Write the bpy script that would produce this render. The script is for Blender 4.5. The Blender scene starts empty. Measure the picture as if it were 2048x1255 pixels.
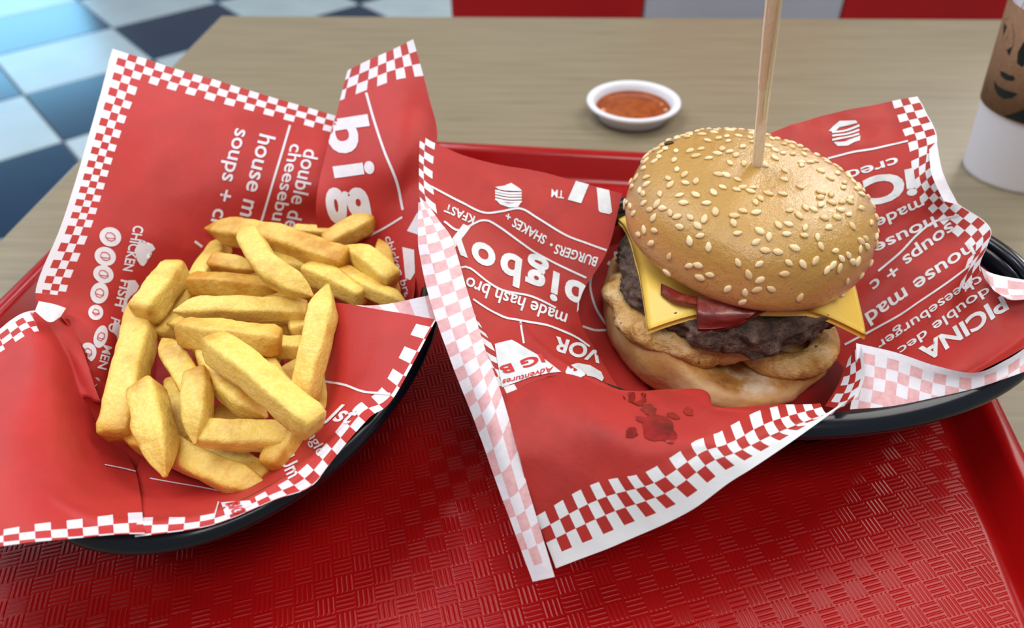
import bpy, bmesh, math, random
import numpy as np
from mathutils import Vector, Matrix, noise

D = bpy.data
SC = bpy.context.scene
COL = SC.collection
R = math.radians
random.seed(7)

# ------------------------------------------------------------------ camera
F = 1480.0; CX, CY = 1024.0, 627.5
CAM_H = 0.26
_p, _r, _y = R(41), R(-1), R(-3.6)
_fw = np.array([math.sin(_y)*math.cos(_p), math.cos(_y)*math.cos(_p), -math.sin(_p)])
_rt = np.array([math.cos(_y), -math.sin(_y), 0.0]); _up = np.cross(_rt, _fw)
RT = math.cos(_r)*_rt + math.sin(_r)*_up
UP = -math.sin(_r)*_rt + math.cos(_r)*_up
FW = _fw
CAMP = np.array([0.0, 0.0, CAM_H])
cd = D.cameras.new('camera'); cam = D.objects.new('camera', cd); COL.objects.link(cam)
cam.matrix_world = Matrix(((RT[0], UP[0], -FW[0], 0), (RT[1], UP[1], -FW[1], 0), (RT[2], UP[2], -FW[2], CAM_H), (0, 0, 0, 1)))
cd.sensor_width = 36; cd.lens = F/2048*36; cd.clip_start = .01; cd.clip_end = 50
cd.dof.use_dof = True; cd.dof.focus_distance = 0.285; cd.dof.aperture_fstop = 9.0
SC.camera = cam
SC.view_settings.view_transform = 'Standard'; SC.view_settings.look = 'None'
SC.view_settings.gamma = 1; SC.view_settings.use_curve_mapping = False
SC.view_settings.exposure = -0.16

# ------------------------------------------------------------------ light
W = D.worlds.new('world'); SC.world = W; W.use_nodes = True
W.node_tree.nodes['Background'].inputs[0].default_value = (.94, .95, 1.0, 1)
W.node_tree.nodes['Background'].inputs[1].default_value = 0.31

def area(name, loc, target, sx, sy, power, color):
    l = D.lights.new(name, 'AREA'); l.shape = 'RECTANGLE'; l.size = sx; l.size_y = sy
    l.energy = power; l.color = color
    o = D.objects.new(name, l); COL.objects.link(o); o.location = loc
    o.rotation_euler = (Vector(target)-Vector(loc)).to_track_quat('-Z', 'Y').to_euler()
    return o
area('ceiling_lamp', (1.4, 1.3, 2.1), (.05, .28, 0), 1.7, 1.2, 36, (1, .95, .88))
area('window_light', (2.3, 3.0, 1.0), (.05, .28, .05), 1.5, 1.1, 62, (1, .95, .86))
area('ceiling_lamp', (-.9, .5, 1.95), (-.05, .28, 0), 1.3, 1.0, 26, (1, .98, .96))
area('ceiling_lamp', (.3, -.7, 1.9), (.05, .2, 0), 1.0, .6, 20, (1, .97, .94))
area('window_daylight', (-3.7, 4.6, .0), (-1.5, 1.8, -.6), 1.3, .75, 22, (.26, .66, 1.0))
area('window_daylight', (-2.4, 1.6, 1.9), (-.2, .4, 0), 1.2, 1.2, 26, (.72, .86, 1.0))
for i in range(2):
    for j in range(2):
        area('ceiling_lamp_pane', (-.56+i*.09, 1.66+j*.13, 2.02), (-.1, .2, 0), .06, .085, 1.5, (.80, .80, 1))

# ------------------------------------------------------------------ projection helpers (photo measurements -> real positions)
def un(px, py, zcm):
    d = FW + RT*(px-CX)/F - UP*(py-CY)/F
    t = (zcm*.01-CAM_H)/d[2]
    return CAMP + d*t
def proj(P):
    q = np.asarray(P)-CAMP; z = q@FW
    return np.stack([CX+F*(q@RT)/z, CY-F*(q@UP)/z], -1)

# ------------------------------------------------------------------ object helpers
def mesh_obj(name, verts, faces, mat, parent=None, smooth=True, uvs=None):
    me = D.meshes.new(name)
    me.from_pydata([tuple(map(float, v)) for v in verts], [], [tuple(map(int, f)) for f in faces])
    if uvs is not None:
        l = me.uv_layers.new(name='sheet')
        uv = np.asarray(uvs, dtype=np.float32)
        idx = np.zeros(len(me.loops), dtype=np.int32); me.loops.foreach_get('vertex_index', idx)
        l.data.foreach_set('uv', uv[idx].ravel())
    if smooth:
        me.polygons.foreach_set('use_smooth', [True]*len(me.polygons))
    me.update()
    if mat: me.materials.append(mat)
    o = D.objects.new(name, me); COL.objects.link(o)
    if parent: o.parent = parent
    return o
def link(name, me, parent=None):
    o = D.objects.new(name, me); COL.objects.link(o)
    if parent: o.parent = parent
    return o
def empty(name, loc=(0, 0, 0)):
    o = D.objects.new(name, None); COL.objects.link(o); o.location = loc; o.empty_display_size = .02
    return o
def tag(o, label=None, cat=None, group=None, kind=None):
    if label: o['label'] = label
    if cat: o['category'] = cat
    if group: o['group'] = group
    if kind: o['kind'] = kind
    return o
def box(name, x0, x1, y0, y1, z0, z1, mat, parent=None, bevel=0.0, rot=None):
    bm = bmesh.new(); bmesh.ops.create_cube(bm, size=1)
    bmesh.ops.scale(bm, vec=(x1-x0, y1-y0, z1-z0), verts=bm.verts)
    bmesh.ops.translate(bm, vec=((x0+x1)/2, (y0+y1)/2, (z0+z1)/2), verts=bm.verts)
    if bevel: bmesh.ops.bevel(bm, geom=bm.edges[:], offset=bevel, segments=2, affect='EDGES', profile=.6)
    me = D.meshes.new(name); bm.to_mesh(me); bm.free(); me.materials.append(mat)
    return link(name, me, parent)
def tube_rings(rings, closed_u=True, cap0=True, cap1=True, loop=False):
    """rings: list of (n,3) arrays -> verts, faces"""
    n = len(rings[0]); V = np.concatenate(rings); Fs = []
    m = len(rings)
    for i in range(m if loop else m-1):
        a = i*n; b = ((i+1) % m)*n
        for k in range(n if closed_u else n-1):
            k2 = (k+1) % n
            Fs.append((a+k, a+k2, b+k2, b+k))
    if not loop:
        if cap0: Fs.append(tuple(range(n-1, -1, -1)))
        if cap1: Fs.append(tuple(range((m-1)*n, m*n)))
    return V, Fs
def nz(p, s=1.0, seed=0.0):
    return noise.noise(Vector((p[0]*s+seed, p[1]*s+seed*1.7, p[2]*s-seed)))
def fbm(p, s, octv=4, seed=0.0):
    v = 0; a = 1; 
    for i in range(octv):
        v += a*nz(p, s, seed+i*11.3); a *= .5; s *= 2.05
    return v

# ------------------------------------------------------------------ materials
class NT:
    def __init__(s, name, rough=.5, base=(.8, .8, .8), spec=.5):
        s.m = D.materials.new(name); s.m.use_nodes = True; s.t = s.m.node_tree
        s.b = s.t.nodes['Principled BSDF']; s.b.inputs['Base Color'].default_value = (*base, 1)
        s.b.inputs['Roughness'].default_value = rough
        s.b.inputs['Specular IOR Level'].default_value = spec
    def n(s, typ, **kw):
        x = s.t.nodes.new(typ)
        for k, v in kw.items(): setattr(x, k, v)
        return x
    def l(s, a, b): s.t.links.new(a, b)
    def math(s, op, a, b=None, c=None):
        x = s.n('ShaderNodeMath', operation=op)
        for i, v in enumerate((a, b, c)):
            if v is None: continue
            if isinstance(v, (int, float)): x.inputs[i].default_value = v
            else: s.l(v, x.inputs[i])
        return x.outputs[0]
    def mix(s, f, a, b):
        x = s.n('ShaderNodeMix', data_type='RGBA')
        for i, v in ((0, f), (6, a), (7, b)):
            if isinstance(v, (int, float)): x.inputs[i].default_value = v
            elif isinstance(v, tuple): x.inputs[i].default_value = (*v, 1)
            else: s.l(v, x.inputs[i])
        return x.outputs[2]
    def coord(s, which='Object', scale=None):
        tc = s.n('ShaderNodeTexCoord'); o = tc.outputs[which]
        if scale is not None:
            mp = s.n('ShaderNodeMapping'); s.l(o, mp.inputs[0]); mp.inputs['Scale'].default_value = scale; o = mp.outputs[0]
        return o
    def noise(s, scale, detail=3, rough=.5, vec=None, dist=0):
        x = s.n('ShaderNodeTexNoise'); x.inputs['Scale'].default_value = scale
        x.inputs['Detail'].default_value = detail; x.inputs['Roughness'].default_value = rough; x.inputs['Distortion'].default_value = dist
        if vec is None: vec = s.coord('Object')
        s.l(vec, x.inputs['Vector']); return x.outputs['Fac']
    def ramp(s, f, stops):
        x = s.n('ShaderNodeValToRGB'); s.l(f, x.inputs[0]); e = x.color_ramp.elements
        while len(e) < len(stops): e.new(.5)
        for el, (p, c) in zip(e, stops): el.position = p; el.color = (*c, 1) if len(c) == 3 else c
        return x.outputs[0]
    def fac(s, f, a, b):
        x = s.n('ShaderNodeMapRange'); s.l(f, x.inputs[0]); x.inputs[1].default_value = a; x.inputs[2].default_value = b
        return x.outputs[0]
    def bump(s, h, strength=.3, dist=.001, prev=None):
        x = s.n('ShaderNodeBump'); x.inputs['Strength'].default_value = strength; x.inputs['Distance'].default_value = dist
        s.l(h, x.inputs['Height'])
        if prev is not None: s.l(prev, x.inputs['Normal'])
        s.l(x.outputs[0], s.b.inputs['Normal']); return x.outputs[0]
    def color(s, c): s.l(c, s.b.inputs['Base Color'])
    def rough(s, c): s.l(c, s.b.inputs['Roughness'])

PAPER_RED = (.49, .030, .026); PAPER_WHITE = (.74, .72, .79)
def paper_material(name, red=PAPER_RED, white=PAPER_WHITE, grease=.0):
    k = NT(name, .55, spec=.35)
    uv = k.n('ShaderNodeUVMap', uv_map='sheet')
    sp = k.n('ShaderNodeSeparateXYZ'); k.l(uv.outputs[0], sp.inputs[0])
    u, v = sp.outputs[0], sp.outputs[1]
    par = k.math('MODULO', k.math('ADD', k.math('ADD', k.math('FLOOR', u), k.math('FLOOR', v)), 4000.0), 2.0)
    even = k.math('LESS_THAN', par, .5)                       # white squares
    mn = k.math('MINIMUM', u, v)
    inb = k.math('LESS_THAN', mn, 3.0)
    marg = k.math('LESS_THAN', mn, 0.0)
    wf = k.math('MAXIMUM', marg, k.math('MULTIPLY', inb, even))
    nn = k.noise(55, 3)
    redc = k.mix(k.fac(nn, .35, .7), red, tuple(c*.86 for c in red))
    if grease:
        g = k.fac(k.noise(38, 4, .6), .52, .68)
        redc = k.mix(k.math('MULTIPLY', g, grease), redc, tuple(c*.62 for c in red))
    front = k.mix(wf, redc, white)
    mott = k.fac(k.noise(420, 3, .7), .3, .75)
    back = k.mix(wf, k.mix(mott, (.66, .34, .36), (.78, .50, .52)), k.mix(mott, (.72, .69, .76), (.80, .77, .83)))
    geo = k.n('ShaderNodeNewGeometry')
    k.color(k.mix(geo.outputs['Backfacing'], front, back))
    b1 = k.bump(k.noise(900, 3), .10, .0004)
    k.bump(k.noise(95, 4, .55, dist=.6), .22, .0012, b1)
    return k.m
M = {}
M['paper'] = paper_material('printed_paper')
M['greasy_paper'] = paper_material('greasy_printed_paper', red=(.43, .026, .020), white=(.72, .74, .77), grease=.6)
k = NT('print_white', .55, (.84, .80, .86), .35); k.color(k.mix(k.fac(k.noise(300, 3), .4, .7), (.75, .72, .78), (.70, .67, .73))); M['ink'] = k.m
k = NT('print_white_greasy', .5, (.70, .73, .75), .35); k.color(k.mix(k.fac(k.noise(200, 4), .35, .7), (.74, .75, .77), (.58, .62, .64))); M['ink_greasy'] = k.m
k = NT('print_red', .55, (.55, .03, .03), .35); M['ink_red'] = k.m
k = NT('sauce_stain', .12, (.16, .010, .008), .6); k.color(k.mix(k.fac(k.noise(160, 3), .35, .7), (.30, .014, .012), (.10, .008, .006))); M['stain'] = k.m

k = NT('tray_red', .20, (.40, .004, .007), .42)
k.color(k.mix(k.fac(k.noise(40, 3), .3, .7), (.36, .0045, .005), (.32, .003, .0035)))
M['tray_smooth'] = k.m
k = NT('tray_weave', .24, (.40, .004, .007), .30)
k.color(k.mix(k.fac(k.noise(40, 3), .3, .7), (.36, .0045, .005), (.32, .003, .0035)))
mp = k.n('ShaderNodeMapping'); k.l(k.coord('Object'), mp.inputs[0]); mp.inputs['Rotation'].default_value = (0, 0, R(-22)); mp.inputs['Scale'].default_value = (138, 138, 138)
sp = k.n('ShaderNodeSeparateXYZ'); k.l(mp.outputs[0], sp.inputs[0])
X, Y = sp.outputs[0], sp.outputs[1]
par = k.math('MODULO', k.math('ADD', k.math('ADD', k.math('FLOOR', X), k.math('FLOOR', Y)), 4000.), 2.)
fx = k.math('FRACT', X); fy = k.math('FRACT', Y)
def weave(a, b):
    s_ = k.math('POWER', k.math('ABSOLUTE', k.math('SINE', k.math('MULTIPLY', a, math.pi*4))), 4.0)
    e_ = k.math('MULTIPLY', k.fac(k.math('MINIMUM', b, k.math('SUBTRACT', 1.0, b)), .0, .10), k.fac(k.math('MINIMUM', a, k.math('SUBTRACT', 1.0, a)), .0, .05))
    return k.math('MULTIPLY', s_, e_)
sw = k.n('ShaderNodeMix', data_type='FLOAT'); k.l(par, sw.inputs[0]); k.l(weave(fx, fy), sw.inputs[2]); k.l(weave(fy, fx), sw.inputs[3])
k.bump(sw.outputs[0], .40, .0006)
M['tray_weave'] = k.m

k = NT('basket_black', .17, (.004, .007, .012), .42); M['basket'] = k.m
k = NT('white_plastic', .35, (.80, .80, .86), .4); k.b.inputs['Subsurface Weight'].default_value = .1; M['white_plastic'] = k.m
k = NT('white_paperboard', .45, (.82, .81, .88), .4); M['white_card'] = k.m
k = NT('kraft_sleeve', .75, (.28, .155, .085), .2); k.color(k.mix(k.fac(k.noise(350, 4), .3, .7), (.29, .165, .095), (.24, .13, .07))); M['kraft'] = k.m
k = NT('dark_green_print', .6, (.008, .016, .016), .3); M['green_ink'] = k.m
k = NT('hot_sauce', .12, (.42, .07, .01), .5); k.color(k.mix(k.fac(k.noise(60, 3, dist=1.5), .4, .65), (.34, .075, .007), (.22, .04, .005))); M['sauce'] = k.m
k = NT('sauce_bubble', .05, (.75, .35, .15), .6); M['bubble'] = k.m

k = NT('table_laminate', .38, (.30, .25, .17), .4)
g1 = k.noise(9, 5, .65, k.coord('Object', (1, 22, 1)), .4)
g2 = k.noise(30, 4, .7, k.coord('Object', (1.2, 30, 1)))
k.color(k.mix(k.fac(g2, .35, .75), k.mix(k.fac(g1, .3, .72), (.31, .258, .168), (.18, .146, .092)), (.245, .205, .132)))
k.bump(g2, .06, .0004)
M['table'] = k.m
k = NT('dark_metal', .4, (.03, .03, .03)); k.b.inputs['Metallic'].default_value = .8; M['dark_metal'] = k.m
def tile_mat(name, c, r):
    k = NT(name, r, c, .36); k.color(k.mix(k.fac(k.noise(6, 3), .3, .7), c, tuple(x*.86 for x in c))); return k.m
M['tile_white'] = tile_mat('white_floor_tile', (.60, .74, .80), .28)
M['tile_blue'] = tile_mat('navy_floor_tile', (.005, .030, .085), .22)
M['grout'] = tile_mat('grout', (.20, .23, .26), .7)
M['wall_red'] = tile_mat('red_wall_tile', (.50, .008, .010), .35)
M['wall_white'] = tile_mat('white_wall_tile', (.52, .52, .58), .35)

# fries: pale potato flesh and browner fried patches and ends
k = NT('fried_potato', .42, (.8, .55, .14), .4)
at = k.n('ShaderNodeUVMap', uv_map='sheet'); sp = k.n('ShaderNodeSeparateXYZ'); k.l(at.outputs[0], sp.inputs[0])
oi = k.n('ShaderNodeObjectInfo')
tcv = k.coord('Object')
n1 = k.noise(75, 4, .6, tcv); n2 = k.noise(650, 3, .6, tcv)
endf = k.math('POWER', k.math('ABSOLUTE', k.math('SUBTRACT', k.math('MULTIPLY', sp.outputs[0], 2.0), 1.0)), 4.0)
brown = k.math('ADD', k.math('MULTIPLY', endf, .55), k.fac(n1, .46, .76))
brown = k.math('ADD', brown, k.math('MULTIPLY', sp.outputs[1], 1.0))
brown = k.math('MINIMUM', k.math('ADD', brown, k.math('MULTIPLY', k.math('SUBTRACT', oi.outputs['Random'], .5), .45)), 1.0)
c1 = k.mix(k.fac(n2, .45, .75), (.84, .61, .13), (.90, .72, .25))
k.color(k.mix(k.math('MAXIMUM', brown, 0.0), c1, (.60, .29, .035)))
k.b.inputs['Subsurface Weight'].default_value = .18; k.b.inputs['Subsurface Radius'].default_value = (.004, .002, .0006); k.b.inputs['Subsurface Scale'].default_value = 1
b1 = k.bump(n2, .5, .0008); k.bump(k.noise(240, 4, .6, tcv), .5, .0014, b1)
M['fry'] = k.m

# bun crust
k = NT('bun_crust', .45, (.6, .33, .1), .5)
tcv = k.coord('Object'); sp = k.n('ShaderNodeSeparateXYZ'); k.l(tcv, sp.inputs[0])
h = k.fac(sp.outputs[2], .002, .040)
hn = k.math('ADD', h, k.math('MULTIPLY', k.math('SUBTRACT', k.noise(32, 3, .5, tcv), .5), .7))
c = k.ramp(hn, [(0.0, (.60, .350, .120)), (.28, (.56, .285, .066)), (.60, (.49, .265, .044)), (1.0, (.44, .245, .036))])
c = k.mix(k.fac(k.noise(900, 2, .5, tcv), .62, .72), c, (.42, .18, .04))
k.color(c)
k.rough(k.fac(k.math('ADD', k.noise(45, 4, .6, tcv), 0.0), .05, 1.0))
gl = k.noise(420, 4, .7, tcv)
b1 = k.bump(gl, .55, .0009); k.bump(k.noise(60, 2, .5, tcv), .15, .002, b1)
k.b.inputs['Coat Weight'].default_value = .85; k.b.inputs['Coat Roughness'].default_value = .10
k.l(b1, k.b.inputs['Coat Normal'])
k.b.inputs['Subsurface Weight'].default_value = .08; k.b.inputs['Subsurface Radius'].default_value = (.004, .002, .0008); k.b.inputs['Subsurface Scale'].default_value = 1
M['bun'] = k.m
k = NT('bun_heel_crumb', .6, (.7, .45, .2), .3)
tcv = k.coord('Object'); n1 = k.noise(35, 4, .6, tcv)
cc = k.mix(k.fac(n1, .35, .68), (.72, .50, .26), (.58, .30, .09))
uvh = k.n('ShaderNodeUVMap', uv_map='sheet'); sph = k.n('ShaderNodeSeparateXYZ'); k.l(uvh.outputs[0], sph.inputs[0])
topm = k.fac(sph.outputs[0], .56, .64)
toast = k.ramp(k.noise(60, 5, .65, tcv), [(.36, (.30, .11, .02)), (.52, (.52, .26, .07)), (.66, (.74, .58, .40))])
cc = k.mix(topm, cc, toast)
k.color(cc); b1 = k.bump(k.noise(300, 4, .6, tcv), .3, .001); k.bump(k.noise(60, 3, .6, tcv), .35, .003, b1)
k.b.inputs['Subsurface Weight'].default_value = .1; k.b.inputs['Subsurface Radius'].default_value = (.004, .002, .0008); k.b.inputs['Subsurface Scale'].default_value = 1
M['heel'] = k.m
k = NT('sesame', .4, (.85, .66, .38), .4); oi = k.n('ShaderNodeObjectInfo')
k.color(k.mix(oi.outputs['Random'], (.90, .74, .46), (.74, .52, .25))); M['seed'] = k.m
k = NT('dark_sesame', .4, (.05, .025, .015), .4); M['seed_dark'] = k.m
k = NT('cheese', .38, (.9, .5, .05), .4); k.color(k.mix(k.fac(k.noise(18, 2), .4, .65), (.95, .65, .14), (.90, .61, .09)))
k.b.inputs['Subsurface Weight'].default_value = .2; k.b.inputs['Subsurface Radius'].default_value = (.004, .003, .0006); k.b.inputs['Subsurface Scale'].default_value = 1; M['cheese'] = k.m
k = NT('beef', .42, (.1, .05, .035), .5)
tcv = k.coord('Object')
k.color(k.ramp(k.noise(130, 5, .65, tcv), [(.32, (.030, .016, .012)), (.50, (.12, .072, .052)), (.70, (.27, .18, .135))]))
b1 = k.bump(k.noise(520, 5, .7, tcv), .8, .0016); k.bump(k.noise(170, 5, .7, tcv), .9, .004, b1); M['beef'] = k.m
k = NT('batter', .5, (.7, .42, .15), .4)
tcv = k.coord('Object')
c = k.ramp(k.noise(85, 5, .6, tcv), [(.32, (.40, .17, .03)), (.48, (.60, .36, .12)), (.70, (.72, .53, .29))])
k.color(k.mix(k.fac(k.noise(330, 2, .5, tcv), .70, .74), c, (.16, .07, .02)))
b1 = k.bump(k.noise(480, 4, .65, tcv), .5, .0012); k.bump(k.noise(150, 4, .65, tcv), .7, .004, b1); M['batter'] = k.m
k = NT('bacon', .28, (.2, .02, .015), .5)
k.color(k.ramp(k.noise(70, 4, .6, k.coord('Object', (1, 1, 3))), [(.35, (.11, .012, .010)), (.55, (.24, .028, .020)), (.78, (.42, .14, .085))]))
k.bump(k.noise(200, 3), .3, .001); M['bacon'] = k.m
k = NT('bamboo', .5, (.78, .57, .36), .35)
k.color(k.mix(k.fac(k.noise(60, 4, .6, k.coord('Object', (24, 24, 1))), .35, .7), (.97, .87, .70), (.90, .72, .50))); M['bamboo'] = k.m
k = NT('bamboo_skin', .4, (.74, .74, .46), .4); M['bamboo_skin'] = k.m

# ------------------------------------------------------------------ room
floor = box('floor', -4.5, 3.2, -.8, 5.2, -.76, -.7455, M['grout']); tag(floor, kind='structure')
FZ = -.74
def unf(px, py): return un(px, py, FZ*100)[:2]
A0 = unf(225, 55); e1 = unf(305, 118)-A0; e2 = unf(440, 5)-A0
ts = (np.linalg.norm(e1)+np.linalg.norm(e2))/2
ang = math.atan2(e1[1], e1[0]); d1 = np.array([math.cos(ang), math.sin(ang)]); d2 = np.array([-d1[1], d1[0]])
if d2@e2 < 0: d2 = -d2
tile_me = {}
for kname in ('tile_white', 'tile_blue'):
    bm = bmesh.new(); bmesh.ops.create_cube(bm, size=1)
    bmesh.ops.scale(bm, vec=(ts-.006, ts-.006, .012), verts=bm.verts)
    bmesh.ops.bevel(bm, geom=[e for e in bm.edges if all(v.co.z > 0 for v in e.verts)], offset=.0015, segments=1, affect='EDGES')
    me = D.meshes.new('tile'); bm.to_mesh(me); bm.free(); me.materials.append(M[kname]); tile_me[kname] = me
for i in range(-9, 9):
    for j in range(-9, 9):
        c = A0+d1*ts*(i+.5)+d2*ts*(j+.5)
        if not (-4.0 < c[0] < 1.8 and .3 < c[1] < 4.9): continue
        o = link('tile', tile_me['tile_white' if (i+j) % 2 else 'tile_blue'], floor)
        o.location = (c[0], c[1], FZ-.006); o.rotation_euler = (0, 0, ang)
# low tiled partition behind the table
WY = 1.19
def unw(px, py, Yw):
    d = FW+RT*(px-CX)/F-UP*(py-CY)/F
    return CAMP+d*(Yw/d[1])
wx0 = unw(901, 15, WY)[0]; wx1 = unw(1288, 15, WY)[0]; tw = wx1-wx0
nrow, ncol = 4, 8; WZ = -.7455+tw*.5
wall = box('wall_back', wx0, wx0+tw*ncol, WY+.010, WY+.13, -.7455, WZ+tw*(nrow-1), M['grout']); tag(wall, kind='structure')
for r_ in range(nrow):
    for c_ in range(ncol):
        m_ = M['wall_red'] if (r_+c_) % 2 == 0 else M['wall_white']
        box('tile', wx0+tw*c_+.0015, wx0+tw*(c_+1)-.0015, WY, WY+.012, max(-.7445, WZ+tw*(r_-1)+.0015), WZ+tw*r_-.0015, m_, wall, .001)

# ------------------------------------------------------------------ table
tb = empty('dining_table', (.13, .27, FZ)); tag(tb, 'wood grain laminate restaurant table under the red tray', 'table')
def tpart(name, *a, **kw):
    o = box(name, *a, **kw); o.parent = tb; o.matrix_parent_inverse = Matrix.Translation(Vector((-.13, -.27, -FZ))); return o
tpart('tabletop', -.337, .62, -.22, .748, -.03, 0, M['table'], bevel=.002)
tpart('table_base', -.12, .38, .02, .52, FZ, FZ+.02, M['dark_metal'], bevel=.004)
tpart('table_leg', .09, .17, .23, .31, FZ+.02, -.03, M['dark_metal'], bevel=.004)

# ------------------------------------------------------------------ tray
TR = R(-4.5); tc, ts_ = math.cos(TR), math.sin(TR)
TCX, TCY, THW, THD = -6.2, 26.2, 23.85, 18.0
def rr(hw, hd, r, z, n=10):
    pts = []
    for cxs, cys, a0 in ((1, 1, 0), (-1, 1, 90), (-1, -1, 180), (1, -1, 270)):
        for i in range(n+1):
            a = R(a0+90*i/n)
            pts.append(((cxs*(hw-r)+r*math.cos(a))*.01, (cys*(hd-r)+r*math.sin(a))*.01, z*.01))
    return np.array(pts)
prof = [(1.9, 4.0, .50, .55), (1.72, 4.0, .52, .6), (1.60, 4.0, .60, .6), (1.42, 4.0, .85, .6), (.86, 4.0, 1.95, .6), (.74, 4.0, 2.10, .6), (.60, 4.0, 2.17, .6),
        (.30, 4.0, 2.20, .6), (.10, 4.0, 2.15, .6), (.0, 4.0, 2.00, .6), (.0, 4.0, 1.70, .6), (.12, 4.0, 1.70, .6), (.40, 4.0, 1.95, .6), (.70, 4.0, 1.85, .6), (1.5, 4.0, .3, .6), (1.75, 4.0, .03, .6), (1.9, 4.0, .02, .6)]
rings = [rr(THW-i, THD-i, max(4.0-i, .8), z) for i, _, z, _ in prof]
tray = empty('serving_tray', (0, 0, 0)); tag(tray, 'red plastic serving tray with basket weave floor under both baskets', 'tray')
toff = np.array([TCX*tc-TCY*ts_, TCX*ts_+TCY*tc])*.01
tray.location = (toff[0], toff[1], 0); tray.rotation_euler = (0, 0, TR)
V, Fs = tube_rings(rings, True, False, True)
o = mesh_obj('tray_rim', V, Fs, M['tray_smooth'], tray)
fr = rr(THW-1.9, THD-1.9, 2.1, .50)
mesh_obj('tray_floor', fr, [tuple(range(len(fr)))], M['tray_weave'], tray, smooth=False)

# ------------------------------------------------------------------ baskets
def ell(cx, cy, a, b, ang, z, n=96):
    t = np.linspace(0, 2*np.pi, n, endpoint=False)
    return np.stack([cx+a*np.cos(t)*math.cos(ang)-b*np.sin(t)*math.sin(ang), cy+a*np.cos(t)*math.sin(ang)+b*np.sin(t)*math.cos(ang), np.full(n, z)], -1)*.01
A, B = 11.8, 8.1
def basket(cx, cy, ang, z0, zr, label):
    root = empty('food_basket', (cx*.01, cy*.01, z0*.01)); root.rotation_euler = (0, 0, ang); tag(root, label, 'basket', 'oval black plastic food baskets')
    h = zr-z0
    rm = []
    for t in np.linspace(0, 2*np.pi, 20, endpoint=False):
        dr = .46*math.cos(t); dz = .34*math.sin(t)+(.10*math.cos(t)*-1)
        rm.append(ell(0, 0, A-.2+dr, B-.2+dr, 0, h+dz))
    V, Fs = tube_rings(rm, loop=True); mesh_obj('rim', V, [f[::-1] for f in Fs], M['basket'], root)
    # ribbed wall, tapering to the base
    outer = []
    nseg = 24
    for i in range(nseg+1):
        f = i/nseg
        off = 3.2*(1-f)**1.1
        rib = .07*(1 if (i % 4) < 2 else -1) if 0 < i < nseg else 0
        outer.append(ell(0, 0, A-.35-off+rib, B-.35-off+rib, 0, .12+f*(h-.1)))
    inner = [r_*np.array([(A-.6)/(A-.35), (B-.6)/(B-.35), 1]) for r_ in outer[::-1]]
    V, Fs = tube_rings(outer+inner, cap0=False, cap1=False); mesh_obj('side_wall', V, Fs, M['basket'], root)
    # open weave uprights standing proud of the wall
    bm = bmesh.new()
    for q in range(44):
        a = 2*math.pi*q/44
        prev = None
        for i in range(0, 13):
            f = i/12; off = 3.2*(1-f)**1.1
            p = Vector(((A-.24-off)*math.cos(a), (B-.24-off)*math.sin(a), .1+f*(h-.1)))*.01
            tn = Vector((-(A-off)*math.sin(a), (B-off)*math.cos(a), 0)).normalized()*.0018
            nn_ = Vector((math.cos(a)/A, math.sin(a)/B, 0)).normalized()*.0012
            vs = [bm.verts.new(p-tn-nn_), bm.verts.new(p-tn*.8+nn_), bm.verts.new(p+tn*.8+nn_), bm.verts.new(p+tn-nn_)]
            if prev:
                for w in range(3): bm.faces.new((prev[w], prev[w+1], vs[w+1], vs[w]))
            prev = vs
    me = D.meshes.new('weave_ribs'); bm.to_mesh(me); bm.free(); me.materials.append(M['basket']); link('weave_ribs', me, root)
    b0 = ell(0, 0, A-3.6, B-3.6, 0, .0); b1 = ell(0, 0, A-3.45, B-3.45, 0, .22)
    b2 = ell(0, 0, A-3.8, B-3.8, 0, .22)
    V, Fs = tube_rings([b0, b1, b2]); mesh_obj('base', V, Fs, M['basket'], root, smooth=False)
    return root
LB_C = (-12.9, 24.0, R(88)); RB_C = (9.5, 25.6, R(9))
LDR = (*LB_C, 5.3); RDR = (*RB_C, 5.7)
basket(LB_C[0], LB_C[1], LB_C[2], .52, 5.3, 'black oval basket on the left, holding the fries')
basket(RB_C[0], RB_C[1], RB_C[2], .52, 5.7, 'black oval basket on the right, holding the burger')

# ------------------------------------------------------------------ paper patches
def cr(P, f):
    """Catmull-Rom along axis 0 of P at params f (0..n-1), end segments extended"""
    n = P.shape[0]
    Pe = np.concatenate([2*P[:1]-P[1:2], P, 2*P[-1:]-P[-2:-1]], 0)
    i = np.clip(np.floor(f).astype(int), 0, n-2); t = (f-i)
    sh = (len(f),)+(1,)*(P.ndim-1); t = t.reshape(sh)
    p0, p1, p2, p3 = Pe[i], Pe[i+1], Pe[i+2], Pe[i+3]
    return .5*((2*p1)+(-p0+p2)*t+(2*p0-5*p1+4*p2-p3)*t*t+(-p0+3*p1-3*p2+p3)*t**3)

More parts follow.
